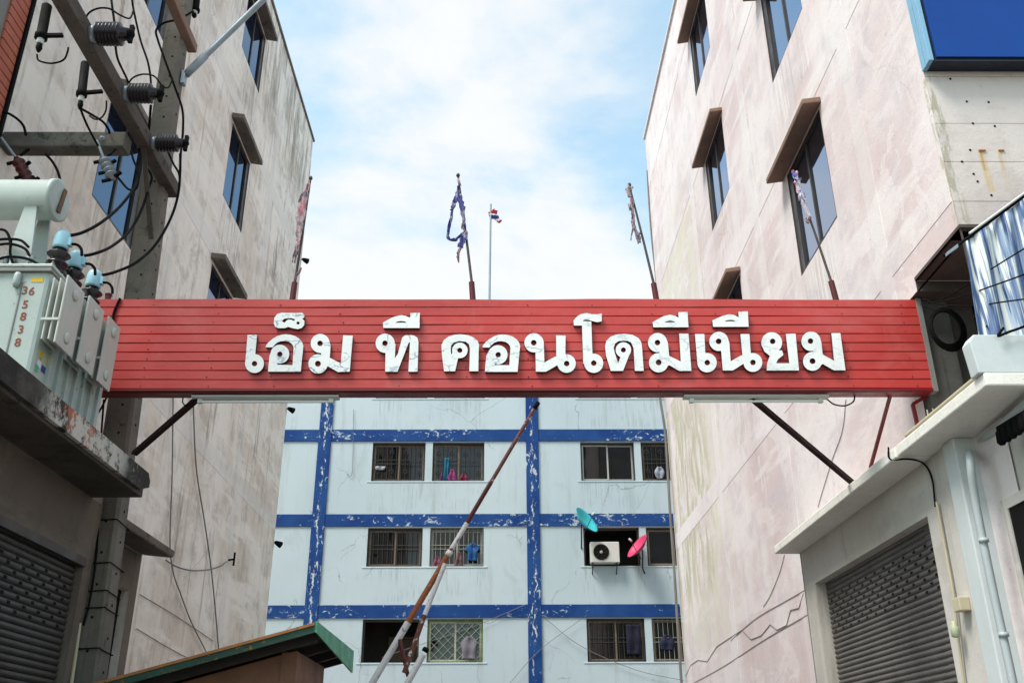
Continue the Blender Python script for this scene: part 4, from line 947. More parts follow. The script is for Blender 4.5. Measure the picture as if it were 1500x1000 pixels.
# radiators: three stacks of plates on the alley side
RADS = (((98, 403), (124, 424), (83, 505), (108, 525)), ((130, 432), (152.6, 453), (115, 533), (137, 552)), ((160, 461), (176.5, 481), (143.5, 557.6), (161, 575)))
for q in RADS:
    P4 = [onX(u, v, -3.30) for u, v in q]
    y0 = (P4[0].y+P4[2].y)/2; y1 = (P4[1].y+P4[3].y)/2; z1 = (P4[0].z+P4[1].z)/2; z0 = (P4[2].z+P4[3].z)/2
    rad = MB().box(-3.318, -3.300, y0, y1, z0, z1).build('radiator', m_tank_fin, T, bevel=.007)
    for x in (-3.37, -3.42): MB().box(x, x+.014, y0+.01, y1-.01, z0+.03, z1-.02).build('fin', m_tank_fin, rad, bevel=.005)
    ym = (y0+y1)/2
    for z in (z1-.10, z0+.10):
        MB().tube([(-3.452, ym, z), (-3.302, ym, z)], .035, 12).build('header_pipe', m_tank_fin, rad)
        MB().lathe((-3.3, ym, z), (1, 0, 0), [(0, .045), (.008, .045), (.014, .030), (.016, .012)], 14).build('boss', m_tank_fin, rad)
    MB().box(-3.44, -3.31, y0-.004, y0+.006, (z0+z1)/2-.10, (z0+z1)/2-.08).build('tie_bar', m_tank_fin, rad)
# bushings
for Y, (u, v) in ((6.8, (91, 352)), (7.13, (112, 379)), (7.47, (138, 408))):
    c = onY(u, v, Y); x, y, z = c.x, c.y, TZ1+.03
    zc = 5.475; sh = [(0, .055), (.02, .055)]; hh = zc + .005 - z
    for t in (.12, .40, .68): sh += [(hh*t, .045), (hh*(t+.13), .082 if t < .5 else .092), (hh*(t+.17), .084), (hh*(t+.22), .048)]
    B_ = MB().lathe((x, y, z), (0, 0, 1), sh + [(hh, .055)], 18).build('bushing', m_porc, T)
    MB().lathe((x, y, zc), (0, 0, 1), [(0, .062), (.02, .066), (.12, .062), (.15, .052), (.168, .03), (.172, .01)], 18).box(x+.03, x+.085, y-.025, y+.025, zc+.03, zc+.10).build('cap', m_cap, B_)
    pts = smooth_path([(x+.08, y, zc+.05), (x+.12, y+.02, zc+.055), (x+.155, y+.03, zc+.02), (x+.17, y+.03, zc-.04)], 4)
    MB().tube(pts, .012, 6).build('bypass_lead', m_cable, B_)
# conservator drum on its stand
CY, CZ, CR = 6.78, 5.93, .168
MB().lathe((-4.9, CY, CZ), (1, 0, 0), [(0, CR), (1.19, CR), (1.195, CR+.012), (1.235, CR+.012), (1.24, CR-.01), (1.245, .02)], 28).build('conservator', m_tank, T)
MB().add([(-3.652, CY-.035, CZ-.12), (-3.652, CY+.015, CZ-.12), (-3.652, CY+.055, CZ+.12), (-3.652, CY+.01, CZ+.12), (-3.640, CY-.035, CZ-.12), (-3.640, CY+.015, CZ-.12), (-3.640, CY+.055, CZ+.12), (-3.640, CY+.01, CZ+.12)], [(0,3,2,1),(4,5,6,7),(0,1,5,4),(1,2,6,5),(2,3,7,6),(3,0,4,7)]).build('oil_gauge', worn('amber_gauge', (.05, .04, .035), (.35, .15, .02), scale=9), T)
p0 = onY(46, 300, CY-.05); p1 = onY(70, 318, CY-.05); q0 = onY(43, 362, CY-.05); q1 = onY(62, 372, CY-.05)
sd_ = MB()
for y in (CY-.14, CY+.10):
    sd_.hexa([(-3.93, y, TZ1+.03), (-3.70, y, TZ1+.03), (-3.70, y+.02, TZ1+.03), (-3.93, y+.02, TZ1+.03), (-3.87, y+.03, CZ-CR+.08), (-3.78, y+.03, CZ-CR+.08), (-3.78, y+.05, CZ-CR+.08), (-3.87, y+.05, CZ-CR+.08)])
sd_.box(-3.93, -3.70, CY-.12, CY+.12, TZ1+.031, TZ1+.045)
sd_.build('drum_stand', m_tank, T)
# stencilled digits (flat print) and stickers
def digits(txt, u, v, h):
    cu = bpy.data.curves.new('serial_digit', 'FONT'); cu.body = txt; cu.size = h*1.42; cu.align_x = 'CENTER'; cu.align_y = 'CENTER'; cu.offset = .0015; cu.extrude = .0008
    o = bpy.data.objects.new('serial_digit', cu); col.objects.link(o)
    me = bpy.data.meshes.new_from_object(o.evaluated_get(bpy.context.evaluated_depsgraph_get())); bpy.data.objects.remove(o)
    c = onY(u, v, TY0); me.transform(Matrix.Translation(Vector((c.x, TY0-.002, c.z))-wloc(T)) @ Matrix.Rotation(math.pi/2, 4, 'X')); me.materials.clear(); me.materials.append(m_rust_print)
    ob = bpy.data.objects.new('serial_digit', me); col.objects.link(ob); ob.parent = T
for t_, u, v in (('3', 36.5, 426), ('6', 46.5, 427), ('5', 37, 446.5), ('8', 34, 464), ('3', 30.5, 483), ('8', 26, 502)): digits(t_, u, v, .066)
c = onY(55, 410, TY0); MB().box(c.x-.045, c.x+.045, TY0-.003, TY0, c.z-.02, c.z+.02).build('sticker', m_yellow, T)
for (u, v, w, h, m) in ((60, 519, .06, .05, m_yellow), (71, 530, .07, .05, m_yellow), (57, 533, .05, .05, m_white_s), (53, 539, .045, .05, m_green_s), (63, 541, .06, .05, m_navy_s)):
    c = onX(u, v, TX1); MB().box(TX1, TX1+.004, c.y-w/2, c.y+w/2, c.z-h/2, c.z+h/2).build('sticker', m, T)
for k, (u, v) in enumerate(((14, 357), (20, 372), (44, 372), (42, 388))):
    c = onY(u, v, 6.62); MB().lathe((c.x, c.y, TZ1+.03), (0, 0, 1), [(0, .04), (.03, .045), (.05, .02), (.11, .02), (.13, .028), (.15, .012)], 10).build('low_voltage_bushing', m_tank if k % 2 else m_steel, T)

# ================================================================== cables
CB = 'black cables around the utility pole'
def cable(lab, pts, r=.011, m=None, n=6, group=None, cat='cable', name='cable'):
    o = alone(MB().tube(smooth_path(pts, n), r, 7).build(name, m or m_cable)); return tag(o, lab, cat, group)
Yp = lambda L_, Y: [onY(u, v, Y) for u, v in L_]
def Yv(L_): return [onY(u, v, Y) for u, v, Y in L_]
cable('black cable dropping from above past the first insulator to the second', Yv([(160, -30, 6.75), (163, 0, 6.75), (168, 38, 6.75), (169, 64, 6.75), (173, 88, 7.2), (186, 116, 7.7), (188, 126, 7.7)]), group=CB)
cable('black cable dropping from above to the end of the second insulator', Yv([(190, -30, 7.6), (194, 5, 7.6), (198, 26, 7.7), (206, 60, 7.75), (217, 93, 7.75), (221, 122, 7.75), (220, 150, 7.75)]), group=CB)
cable('black jumper loop arching over the first insulator', Yv([(124, 40, 6.6), (128, 22, 6.6), (142, 13, 6.6), (160, 13, 6.7), (175, 22, 6.9), (190, 27, 7.3), (196, 14, 7.6)]), .009, group=CB)
cable('black jumper loop arching from the second insulator to the pole', Yv([(187, 124, 7.7), (195, 114, 7.7), (210, 109, 7.8), (226, 112, 8.0), (238, 126, 8.3), (247, 128, 8.5), (253, 115, 8.6)]), .009, group=CB)
cable('long black cable from the upper crossarm bending down to the third insulator', Yv([(283, 17, 8.8), (262, 28, 8.7), (240, 34, 8.65), (229, 44, 8.6), (231, 58, 8.6), (243, 92, 8.6), (257, 130, 8.65), (267, 160, 8.7), (268, 190, 8.7), (265, 222, 8.7), (264, 245, 8.7)]), .013, group=CB)
cable('black lead curving from the nearest blue bushing cap up to the fuse beam', Yv([(98, 346, 6.8), (120, 341, 6.9), (145, 328, 7.1), (170, 308, 7.4), (190, 285, 7.7), (203, 262, 7.9), (206, 235, 8.1), (200, 205, 8.3), (196, 160, 8.2)]), .014, group=CB)
cable('black lead curving from the middle blue bushing cap up along the pole', Yv([(120, 375, 7.13), (140, 371, 7.2), (165, 360, 7.5), (190, 338, 7.9), (207, 308, 8.3), (218, 275, 8.6), (222, 258, 8.7), (212, 235, 8.7), (218, 190, 8.6), (221, 155, 8.0)]), .014, group=CB)
cable('black lead sweeping from the farthest blue bushing cap up to the third insulator', Yv([(146, 404, 7.47), (170, 398, 7.6), (200, 384, 7.9), (228, 358, 8.3), (250, 320, 8.6), (261, 285, 8.75), (264, 250, 8.75), (264, 225, 8.7)]), .014, group=CB)
cable('drooping black lead under the upper surge arrester', Yp([(54, 80), (57, 89), (75, 93), (93, 88), (99, 76), (100, 70)], 6.3), .008, group=CB)
cable('pair lead from the lower surge arrester to the grey fuse cutout', Yv([(118, 160, 7.2), (126, 180, 7.4), (136, 200, 7.7), (144, 214, 7.8)]), .011, group=CB)
cable('short black lead curving from the lower surge arrester onto the fuse beam', Yv([(120, 160, 7.2), (134, 168, 7.4), (150, 178, 7.7), (158, 188, 7.85), (161, 196, 7.9)]), .012, group=CB)
cable('small black lead hooked under the main crossarm', Yv([(156, 148, 7.35), (155, 162, 7.35), (149, 172, 7.4), (140, 175, 7.5), (131, 170, 7.5)]), .008, group=CB)
cable('black lead looping over the left end of the fuse beam', Yp([(-10, 163), (6, 164), (22, 172), (34, 184), (38, 198)], 7.85), .013, group=CB)
cable('black loop hanging from the red-brown fuse cutout over the drum', Yp([(48, 258), (58, 270), (72, 281), (84, 280), (88, 266), (84, 250), (76, 236), (67, 226)], 7.8), .013, group=CB)
cable('grey loop hanging from the grey fuse cutout', Yp([(166, 252), (176, 264), (188, 277), (199, 277), (203, 264), (202, 250), (196, 236), (192, 222)], 7.85), .011, group=CB)
cable('black lead beside the pole top from the third insulator down its corner', Yv([(246, 222, 8.75), (254, 240, 8.75), (262, 254, 8.75), (263, 270, 8.75)]), .012, group=CB)
for i, L_ in enumerate(([(-10, 336), (6, 337), (13, 346), (16, 360)], [(-10, 352), (10, 350), (30, 352), (42, 362)], [(-10, 360), (14, 357), (36, 364), (44, 376)], [(-8, 382), (12, 376), (40, 379), (60, 389)], [(16, 352), (15, 372), (20, 388)])):
    cable(['thick black lead entering the top of the transformer at the frame edge', 'upper of two black leads crossing the transformer lid', 'lower of two black leads crossing the transformer lid', 'black lead lying low along the transformer flange', 'short upright black lead on the transformer lid'][i], Yp(L_, 6.6), .011, group='black leads on the transformer lid')
cable('black earth cable down the front of the utility pole', Yv([(152, 585, 8.84), (147, 660, 8.84), (145, 740, 8.84), (140, 820, 8.84), (131, 880, 8.84), (122, 915, 8.82)]), .010)
cable('dark tie cable looped round the left end of the red sign', Yp([(176, 437), (170, 450), (166, 462), (166, 480)], YS-.02), .012)
cable('short black stay from the canopy edge to the back of the red sign', Yv([(157, 580, 8.3), (148, 598, 8.3), (134, 618, 8.4)]), .009)
Xp = lambda L_, X: [onX(u, v, X) for u, v in L_]
LW = 'thin cables hanging on the left block wall'
cable('slack dark cable down the left block wall nearer the pole', Xp([(254, 560), (253, 620), (252, 700), (249, 790), (253, 835), (264, 868), (280, 910), (300, 950), (318, 985)], XL+.05), .010, m_cable_grey, group=LW)
cable('dark cable down the left block wall ending behind the booth roof', Xp([(283, 560), (284, 620), (288, 690), (299, 760), (309, 830), (316, 900), (321, 962)], XL+.05), .012, m_cable_grey, group=LW)
cable('drooping cable from the door hood to the small wall hook', Xp([(243, 820), (258, 829), (280, 835), (304, 834), (322, 829), (332, 822)], XL+.06), .011, m_cable_grey, group=LW)
cable('faint straight wire across the left wall above the booth roof', Xp([(205, 870), (260, 903), (312, 938)], XL+.02), .006, m_cable_grey, group=LW)
cable('faint lower wire across the left wall above the booth roof', Xp([(200, 920), (240, 944), (282, 967)], XL+.02), .006, m_cable_grey, group=LW)
cable('curled black wire end under the left strip light', Yp([(268, 582), (268, 590), (274, 594), (281, 588)], YS+.12), .006)
cable('black flex curling from the right strip light under the red sign', Yp([(1211, 584), (1222, 592), (1238, 594), (1250, 588), (1252, 578)], YS+.12), .007)
hk = onX(334, 820, XL); tag(alone(MB().beam((XL-.002, hk.y, hk.z), (XL+.12, hk.y, hk.z+.02), .03, .03).beam((XL+.11, hk.y, hk.z-.1), (XL+.11, hk.y, hk.z+.14), .03, .03).build('wall_hook', m_cable)), 'small dark hook on the left block wall holding a drooping cable', 'hook')
# right-hand wall cables
RW = 'cables on the right block wall'
cable('zigzag dark cable draped along the right wall towards the alley end', Xp([(1177, 868), (1170, 890), (1158, 893), (1152, 915), (1138, 922), (1128, 914), (1115, 930), (1100, 936), (1087, 922), (1068, 934), (1050, 946), (1036, 968), (1022, 966), (1012, 973), (1004, 990)], XR-.006), .0045, m_cable_grey, n=1, group=RW)
cable('thin wire crossing the right wall above the zigzag cable', Xp([(1182, 862), (1150, 880), (1115, 900), (1095, 915), (1070, 938)], XR-.006), .004, m_cable_grey, group=RW)
cable('thin straight wire low on the right wall', Xp([(1184, 899), (1120, 936), (1060, 975), (1008, 1004)], XR-.006), .004, m_cable_grey, group=RW)
cable('thin wavy wire down the right wall from the sign to the canopy', Xp([(1239, 585), (1234, 630), (1220, 670), (1206, 715), (1198, 742)], XR-.006), .004, m_cable_grey, group=RW)
cable('thin wire down the right wall below the white canopy end', Xp([(1149, 812), (1142, 838), (1128, 872), (1118, 888)], XR-.006), .004, m_cable_grey, group=RW)
cable('long dark cable down the far corner of the right block', Yp([(962, 545), (968, 590), (975, 640), (981, 740), (988, 840), (993, 920), (999, 1010)], 21.2), .03, m_cable_grey, group=RW)
cable('thin cable down the far corner above the red sign', Yp([(948, 250), (953, 330), (960, 400), (964, 445)], 21.4), .022, m_cable_grey, group=RW)
cable('black cable stapled under the white canopy and down its pillar', [onX(1303, 664, 3.45)+Vector((0, 0, .06)), onX(1304, 672, 3.45), onZ(1330, 672, 4.075), onX(1352, 678, SX-.02), onX(1365, 700, SX-.02), onX(1370, 742, SX-.02)], .008)
# ------- overhead cables at the right edge, coming out of the recess
OH = 'overhead cables entering the right balcony recess'
cable('uppermost overhead cable rising across the blue curtain', Yv([(1380, 440, 7.6), (1420, 415, 7.1), (1460, 389, 6.5), (1540, 340, 5.6)]), .006, group=OH)
cable('overhead cable bowing below the uppermost one across the curtain', Yv([(1360, 444, 7.8), (1400, 437, 7.2), (1450, 420, 6.4), (1500, 402, 5.8), (1560, 378, 5.2)]), .006, group=OH)
cable('lowest level overhead cable crossing the curtain', Yv([(1352, 438, 7.9), (1380, 446, 7.6), (1425, 448, 7.0), (1470, 442, 6.3), (1560, 430, 5.4)]), .006, group=OH)
cable('short sagging cable across the mouth of the recess', Yv([(1350, 446, 7.9), (1372, 455, 7.7), (1400, 452, 7.4), (1426, 462, 7.0), (1446, 478, 6.6)]), .006, group=OH)
cable('loose cable hooked over the parapet by the curtain', Yv([(1560, 452, 5.8), (1500, 478, 6.25), (1478, 486, 6.3), (1462, 492, 6.3), (1470, 480, 6.3)]), .010, group=OH)
cc = onY(1386, 480, 7.85); coil = MB()
for k in range(4):
    r = .135+.012*k; coil.tube([(cc.x+r*math.cos(a)*.95+.01*k, 7.85+.012*k, cc.z+r*1.25*math.sin(a)) for a in np.linspace(0, 6.283, 25)], .011, 6, caps=False)
o = tag(alone(coil.build('cable_coil', m_cable)), 'coil of spare black cable hanging in the balcony recess', 'cable coil')
for i in range(3):
    cable(['outer beige conduit lying on the canopy edge by the parapet', 'middle beige conduit lying on the canopy edge by the parapet', 'inner beige conduit lying on the canopy edge by the parapet'][i],
          [(3.51+.05*i, 6.5, 4.232), (3.51+.05*i, 7.2, 4.232+.01*i), (3.51+.05*i, 7.85-.1*i, 4.232)], .024, m_beige_pipe, group='beige conduits on the canopy', cat='conduit', name='conduit')
# dark bundle hanging below the canopy at the right edge
bd = MB()
for k in range(6):
    c = onX(1466+k*8, 640-k*5, 3.72); bd.lathe((c.x, c.y, c.z+.06), (0, 0, -1), [(0, .012), (.02, .03), (.10, .034), (.12, .02)], 10)
a, b = onX(1462, 628, 3.72), onX(1512, 598, 3.72); bd.beam(a, b, .03, .03)
tag(alone(bd.build('insulator_rack', m_cable)), 'rack of small black insulators under the white canopy at the right edge', 'insulator rack')

# ================================================================== barrier boom and guard booth
BM_Y = 11.2
BM = empty('barrier_boom', (onY(530, 1026, BM_Y).x-.6, BM_Y, 0), 'raised tubular barrier boom with flaking orange and white paint in mid alley', 'barrier')
A0, A1 = onY(785, 595, BM_Y), onY(545, 1000, BM_Y); A2 = A1+(A1-A0)*.42
j = A0.lerp(A1, .56)
MB().tube([A0, A0.lerp(A1, .30)], .024, 12).build('boom_tip', m_maroon_pipe, BM)
MB().tube([A0.lerp(A1, .301), A0.lerp(A1, .45)], .027, 12).build('boom_pipe', m_red_pipe, BM)
MB().tube([A0.lerp(A1, .451), j], .028, 12).build('boom_pipe', m_white_pipe, BM)
MB().tube([j, A0.lerp(A1, .80)], .034, 12).build('boom_pipe', m_orange_pipe, BM)
MB().tube([A0.lerp(A1, .80), A2], .038, 12).build('boom_base_pipe', m_white_pipe, BM)
MB().lathe(A0, A0-A1, [(-.04, .029), (.06, .029), (.065, .02)], 12).build('end_cap', m_cable, BM)
MB().lathe(j, A1-A0, [(-.03, .038), (.04, .038)], 12).build('joint_collar', m_white_pipe, BM)
B0, B1, B2 = onY(652, 825, BM_Y-.06), onY(622, 900, BM_Y-.06), onY(592, 985, BM_Y-.06)
MB().tube([B0, B1], .027, 12).build('stay_pipe', m_white_pipe, BM); MB().tube([B1+(B1-B0).normalized()*.002, B2], .028, 12).build('stay_pipe', m_maroon_pipe, BM)
MB().tube([onY(585, 936, BM_Y-.02), onY(598, 990, BM_Y-.02)], .022, 10).build('tie_rod', m_red_pipe, BM)
MB().tube([onY(620, 958, BM_Y-.12), onY(590, 1012, BM_Y-.12), onY(560, 1070, BM_Y-.12)], .036, 12).build('counter_pipe', m_white_pipe, BM)
MB().lathe(onY(622, 954, BM_Y-.12), onY(622, 954, BM_Y-.12)-onY(590, 1012, BM_Y-.12), [(0, .037), (.03, .039), (.05, .03)], 12).build('end_cap', m_cable, BM)
MB().box(A2.x-.22, A2.x+.12, BM_Y-.18, BM_Y+.14, 0, A2.z+.12).build('boom_pedestal', m_red_trim, BM, bevel=.02)

GB = empty('guard_booth', (-2.5, 9.2, 0), 'brown guard booth with rusty green sheet roof at the bottom of the alley', 'booth')
ry0, ry1 = 8.35, 10.5
h0 = onY(460, 920, ry0); l0 = onY(170, 1000, ry0)
sl_ = (h0.z-l0.z)/(h0.x-l0.x); xl, xh = l0.x-.5, h0.x
zr = lambda x: h0.z + (x-h0.x)*sl_
mb = MB(); n = 60; vs = []; K = 30
for k in range(K+1):
    y = ry0 + (ry1-ry0)*k/K; dz = (.022 if (k % 3 == 1) else 0)
    for x in (xl, xh): vs.append((x, y, zr(x)+dz+.02))
vs2 = [(x, y, z-.008) for x, y, z in vs]; n = len(vs)
fs = [(2*k, 2*k+1, 2*k+3, 2*k+2) for k in range(K)] + [(n+2*k, n+2*k+2, n+2*k+3, n+2*k+1) for k in range(K)]
fs += [(0, n, n+1, 1), (2*K, 2*K+1, n+2*K+1, n+2*K)] + [(2*k, 2*k+2, n+2*k+2, n+2*k) for k in range(K)] + [(2*k+1, n+2*k+1, n+2*k+3, 2*k+3) for k in range(K)]
mb.add(vs, fs+[]).v; 
mb = MB().add(vs+vs2, fs); mb.build('roof_sheet', m_roof_green, GB)
for (za, zb, ya, mm, nm) in ((-.035, .022, ry0-.03, m_roof_edge, 'roof_edge'), (.0225, .046, ry0-.045, m_roof_rust, 'roof_rim')):
    yb_ = ry0-.002 if nm == 'roof_edge' else ry0+.06
    MB().hexa([(xl, ya, zr(xl)+za), (xh+.01, ya, zr(xh)+za), (xh+.01, yb_, zr(xh)+za), (xl, yb_, zr(xl)+za), (xl, ya, zr(xl)+zb), (xh+.01, ya, zr(xh)+zb), (xh+.01, yb_, zr(xh)+zb), (xl, yb_, zr(xl)+zb)]).build(nm, mm, GB)
MB().hexa([(xh+.012, ry0-.03, zr(xh)-.03), (xh+.03, ry0-.03, zr(xh)-.04), (xh+.03, ry1, zr(xh)-.16), (xh+.012, ry1, zr(xh)-.16), (xh+.012, ry0-.03, zr(xh)+.055), (xh+.03, ry0-.03, zr(xh)+.055), (xh+.03, ry1, zr(xh)+.055), (xh+.012, ry1, zr(xh)+.055)]).build('roof_fascia', m_fascia_green, GB)
wx1 = onY(430, 1000, 8.75).x; wy0 = 8.75
for y in (8.6, 9.2, 9.8, 10.3): MB().hexa([(xl+.2, y, zr(xl+.2)-.07), (xh-.02, y, zr(xh-.02)-.07), (xh-.02, y+.05, zr(xh-.02)-.07), (xl+.2, y+.05, zr(xl+.2)-.07), (xl+.2, y, zr(xl+.2)+.005), (xh-.02, y, zr(xh-.02)+.005), (xh-.02, y+.05, zr(xh-.02)+.005), (xl+.2, y+.05, zr(xl+.2)+.005)]).build('purlin', m_frame, GB)
wl = MB(); xa, xb = xl+.35, wx1
wl.hexa([(xa, wy0, 0), (xb, wy0, 0), (xb, 10.2, 0), (xa, 10.2, 0), (xa, wy0, zr(xa)-.075), (xb, wy0, zr(xb)-.075), (xb, 10.2, zr(xb)-.075), (xa, 10.2, zr(xa)-.075)]).build('booth_wall', m_booth, GB)
MB().box(xb-.12, xb+.015, wy0-.012, wy0+.10, 0, zr(xb)-.09).build('corner_post', m_booth, GB)

# ================================================================== air conditioner, dishes, washing on the far block
AC = empty('air_conditioner', (3.08, YB-.17, 7.24), 'cream air conditioner unit standing in the open window of the far block', 'air conditioner')
MB().box(2.66, 3.53, YB-.32, YB-.02, 7.27, 7.89).build('casing', m_ac, AC, bevel=.02)
fx, fzc = 2.98, 7.58
MB().lathe((fx, YB-.318, fzc), (0, -1, 0), [(0, .235), (.006, .235), (.007, .215), (.004, .20)], 28).build('fan_opening', m_cable, AC)
fg = MB()
for r in (.06, .11, .16, .21, .235): fg.tube([(fx+r*math.cos(a), YB-.335, fzc+r*math.sin(a)) for a in np.linspace(0, 6.2832, 29)], .006, 5, caps=False)
for k in range(8): a = k*math.pi/4; fg.tube([(fx+.04*math.cos(a), YB-.335, fzc+.04*math.sin(a)), (fx+.235*math.cos(a), YB-.335, fzc+.235*math.sin(a))], .005, 4)
fg.build('fan_guard', m_grille, AC); MB().lathe((fx, YB-.322, fzc), (0, -1, 0), [(0, .05), (.02, .045), (.022, .01)], 14).build('fan_hub', m_ac, AC)
br_ = MB()
for x in (2.72, 3.44): br_.beam((x, YB-.34, 7.25), (x, YB+.1, 7.25), .04, .035); br_.beam((x, YB-.32, 7.24), (x, YB+.0, 6.98), .03, .03)
br_.build('bracket', m_grille, AC)
def dish(lab, c, nrm, r, m, foot):
    D = empty('satellite_dish', c, lab, 'satellite dish', 'satellite dishes on the far block'); nn = Vector(nrm).normalized(); c = Vector(c)
    prof = [(.16*(1-(1-t)**2)*.0 + .17*t*t, r*t) for t in np.linspace(.05, 1, 8)]
    prof2 = [(p[0]-.012, p[1]) for p in reversed(prof)]
    MB().lathe(c-nn*.1, nn, prof+[(prof[-1][0]-.004, r+.006)]+prof2, 30).build('reflector', m, D)
    tip = c+nn*.34; lo = c-Vector((0, 0, 1))*r*.8
    MB().tube([c-nn*.08+Vector((0, -.02, -r*.75)), tip], .012, 6).build('feed_arm', m_grille, D); MB().lathe(tip, -nn, [(-.05, .03), (.05, .035), (.07, .02)], 10).build('feed_horn', m_lamp_white, D)
    f = Vector(foot); MB().tube([c-nn*.1, c-nn*.16, Vector((c.x-nn.x*.16, YB-.1, f.z+.15)), f], .022, 8).build('mount', m_grille, D)
dish('turquoise satellite dish tilted under the blue band of the far block', (2.53, YB-.42, 8.50), (.70, -.50, .52), .46, m_teal, (2.42, YB, 7.75))
dish('pink satellite dish beside the air conditioner on the far block', (4.10, YB-.42, 7.70), (-.74, -.27, .58), .42, m_pink, (4.30, YB, 7.0))
def garment(lab, cat, name, outline, cpx, w, h, m, Y=YB+.02):
    c = onY(*cpx, Y); rnd = random.Random(lab); mb = MB(); n = 14; k = 8; vs = []
    cols_ = outline   # half-width profile from top to bottom
    for i in range(n+1):
        t = i/n; hw = np.interp(t, np.linspace(0, 1, len(cols_)), cols_)*w/2
        for j in range(k+1):
            s = j/k*2-1; vs.append((c.x+s*hw, Y+.022*math.sin(s*5+t*2)+.01*math.sin(t*9), c.z+h*(.5-t)+.01*math.sin(s*7)))
    mb.add(vs, [(i*(k+1)+j, i*(k+1)+j+1, (i+1)*(k+1)+j+1, (i+1)*(k+1)+j) for i in range(n) for j in range(k)], smooth=True)
    o = alone(mb.build(name, m, solid=.012, fix=False)); return tag(o, lab, cat, 'washing in the far block windows')
G = lambda n_, c: worn(n_, tuple(x*.6 for x in c), rough=.9, scale=6)
shirt = [.25, .9, 1, .62, .6, .6, .62]; towel = [1, 1, .95, 1]; skirt = [.35, .5, .7, .85, 1]
garment('long turquoise towel hanging in an upper window', 'towel', 'towel', towel, (654, 686), .14, .70, G('turquoise_cloth', (.02, .22, .36)))
garment('magenta garment beside the turquoise towel', 'garment', 'garment', skirt, (662, 695), .30, .36, G('magenta_cloth', (.45, .07, .28)))
garment('crimson garment low in the upper window right of the towel', 'garment', 'garment', skirt, (679, 699), .34, .22, G('crimson_cloth', (.30, .03, .09)))
garment('purple garment at the left foot of the upper window', 'garment', 'garment', skirt, (648, 697), .16, .26, G('purple_cloth', (.15, .06, .20)))
garment('white hanging rack cloth in the upper left window', 'cloth', 'cloth', [1, 1, .8], (557, 685), .32, .12, G('white_cloth', (.55, .58, .62)))
garment('bright blue shirt hanging behind the boom tip', 'shirt', 'shirt', shirt, (692, 808), .46, .52, G('blue_cloth', (.03, .14, .42)))
garment('dusty pink garment left of the blue shirt', 'garment', 'garment', skirt, (672, 818), .26, .38, G('dusty_pink_cloth', (.26, .12, .13)))
garment('rose garment at the lower left of the middle window', 'garment', 'garment', skirt, (640, 822), .28, .30, G('rose_cloth', (.34, .10, .16)))
garment('lilac grey shirt hanging outside the lime green window', 'shirt', 'shirt', [.3, .8, 1, .85, .8, .82, .85], (687, 948), .50, .64, G('lilac_cloth', (.34, .31, .36)))
garment('white bundle hanging in the upper right window', 'garment', 'garment', [.4, .9, 1, .9, .5], (966, 692), .30, .38, G('pale_cloth', (.50, .52, .62)))
garment('dark blue garment behind the lower right window', 'garment', 'garment', [.4, .9, 1, 1, .9], (977, 940), .42, .42, G('navy_cloth', (.035, .04, .085)))
garment('indigo curtain in the lower middle right window', 'curtain', 'curtain', [1, 1, 1], (928, 936), .42, .85, G('indigo_cloth', (.022, .022, .05)))

FW = 'thin wires strung across the far block'
cable('thin wire rising to the far blue pilaster from the booth', Yp([(560, 962), (690, 918), (772, 884)], YB-.08), .008, m_cable_grey, n=4, group=FW)
cable('thin wire sagging from the far blue pilaster to the right', Yp([(795, 902), (850, 945), (930, 980), (1002, 996)], YB-.08), .008, m_cable_grey, n=4, group=FW)
cable('thin wire rising steeply from below to the far blue pilaster', Yp([(745, 1002), (790, 952), (860, 900)], YB-.08), .007, m_cable_grey, n=4, group=FW)
cable('thin wire hanging loose on the far block between band and window', Yp([(518, 600), (516, 690), (508, 694)], YB-.04), .008, m_cable_grey, n=4, group=FW)
# ================================================================== blue signboard on the right front
BS = empty('blue_signboard', (5.5, 6.92, 7.47), 'plain deep blue box signboard at the top right corner with pale blue edge', 'signboard')
MB().box(3.93, 8.2, 6.855, 6.995, 7.475, 10.6).build('sign_case', m_navy_edge, BS)
MB().box(3.96, 8.2, 6.832, 6.853, 7.51, 10.6).build('face_sheet', m_blue_panel, BS)
MB().box(3.885, 3.928, 6.925, 6.996, 7.47, 10.6).build('side_strip', m_blue_edge, BS, bevel=.004)
MB().box(3.885, 3.928, 6.832, 6.915, 7.47, 10.6).build('side_strip', m_blue_edge, BS, bevel=.004)
MB().box(3.93, 8.2, 6.836, 6.90, 7.462, 7.474).build('bottom_lip', m_navy_edge, BS)

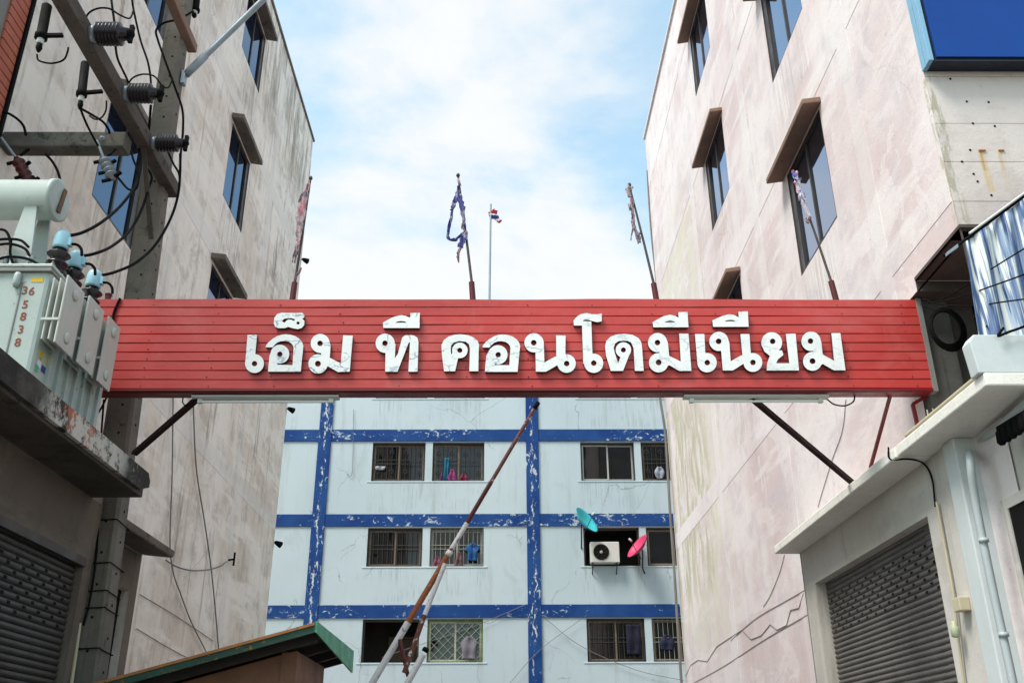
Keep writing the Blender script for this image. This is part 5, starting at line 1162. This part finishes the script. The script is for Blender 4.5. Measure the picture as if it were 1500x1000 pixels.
# ================================================================== striped curtain in the right balcony
CT = empty('striped_curtain', (4.5, 6.6, 4.51), 'blue and white striped curtain hanging over the right balcony parapet', 'curtain')
mc = Mat('blue_white_striped_cloth', .8, .15); q = mc.sep(mc.pos)
vx_ = mc.n('ShaderNodeCombineXYZ'); mc.lk(q[0], vx_.inputs[0])
wob = mc.math('MULTIPLY', mc.noise(mc.map(mc.pos, (3, 3, .8)), 2, 4), .03); mc.put(vx_.inputs[0], mc.math('ADD', q[0], wob)); mc.put(vx_.inputs[1], mc.math('MULTIPLY', q[2], .035))
n1 = mc.noise(vx_.outputs[0], 9, 4, .7); n2 = mc.noise(mc.map(vx_.outputs[0], loc=(4, 0, 0)), 24, 3, .6)
k = mc.mix(mc.rng(n1, .40, .62), (.075, .125, .26), (.34, .42, .53)); k = mc.mix(mc.rng(n2, .51, .57), k, (.66, .67, .64)); k = mc.mix(mc.rng(n2, .36, .42, 1, 0), k, (.035, .06, .15)); mc.color(k)
mb = MB(); vs = []; NX, NZ = 150, 10
for i in range(NX+1):
    x = 3.64 + (6.6-3.64)*i/NX; ztop = 5.48 + (x-3.70)*.72
    for j in range(NZ+1):
        t = j/NZ; z = 4.50 + (ztop-4.50)*t; w = (1-.35*t)
        vs.append((x+.06*t, 6.62+w*(.035*math.sin(x*31+math.sin(z*3)*.5)+.02*math.sin(x*13+1)), z))
mb.add(vs, [(i*(NZ+1)+j, (i+1)*(NZ+1)+j, (i+1)*(NZ+1)+j+1, i*(NZ+1)+j+1) for i in range(NX) for j in range(NZ)], smooth=True).build('cloth', mc.m, CT, solid=.004, fix=False)
MB().tube([(3.52, 6.62, 5.32), (3.70, 6.62, 5.455), (6.6, 6.62, 7.54)], .012, 8).build('curtain_rail', m_cable, CT)
MB().tube([(3.75, 6.60, 5.513), (6.6, 6.60, 7.565)], .010, 8).build('rail_edge', m_lamp_white, CT)
tag(alone(MB().hexa([(3.52, 6.565, 5.30), (3.62, 6.565, 5.37), (3.62, 6.60, 5.37), (3.52, 6.60, 5.30), (3.52, 6.565, 5.325), (3.62, 6.565, 5.40), (3.62, 6.60, 5.40), (3.52, 6.60, 5.325)]).build('metal_clip', m_steel)), 'bright metal clip at the end of the curtain rail', 'clip')
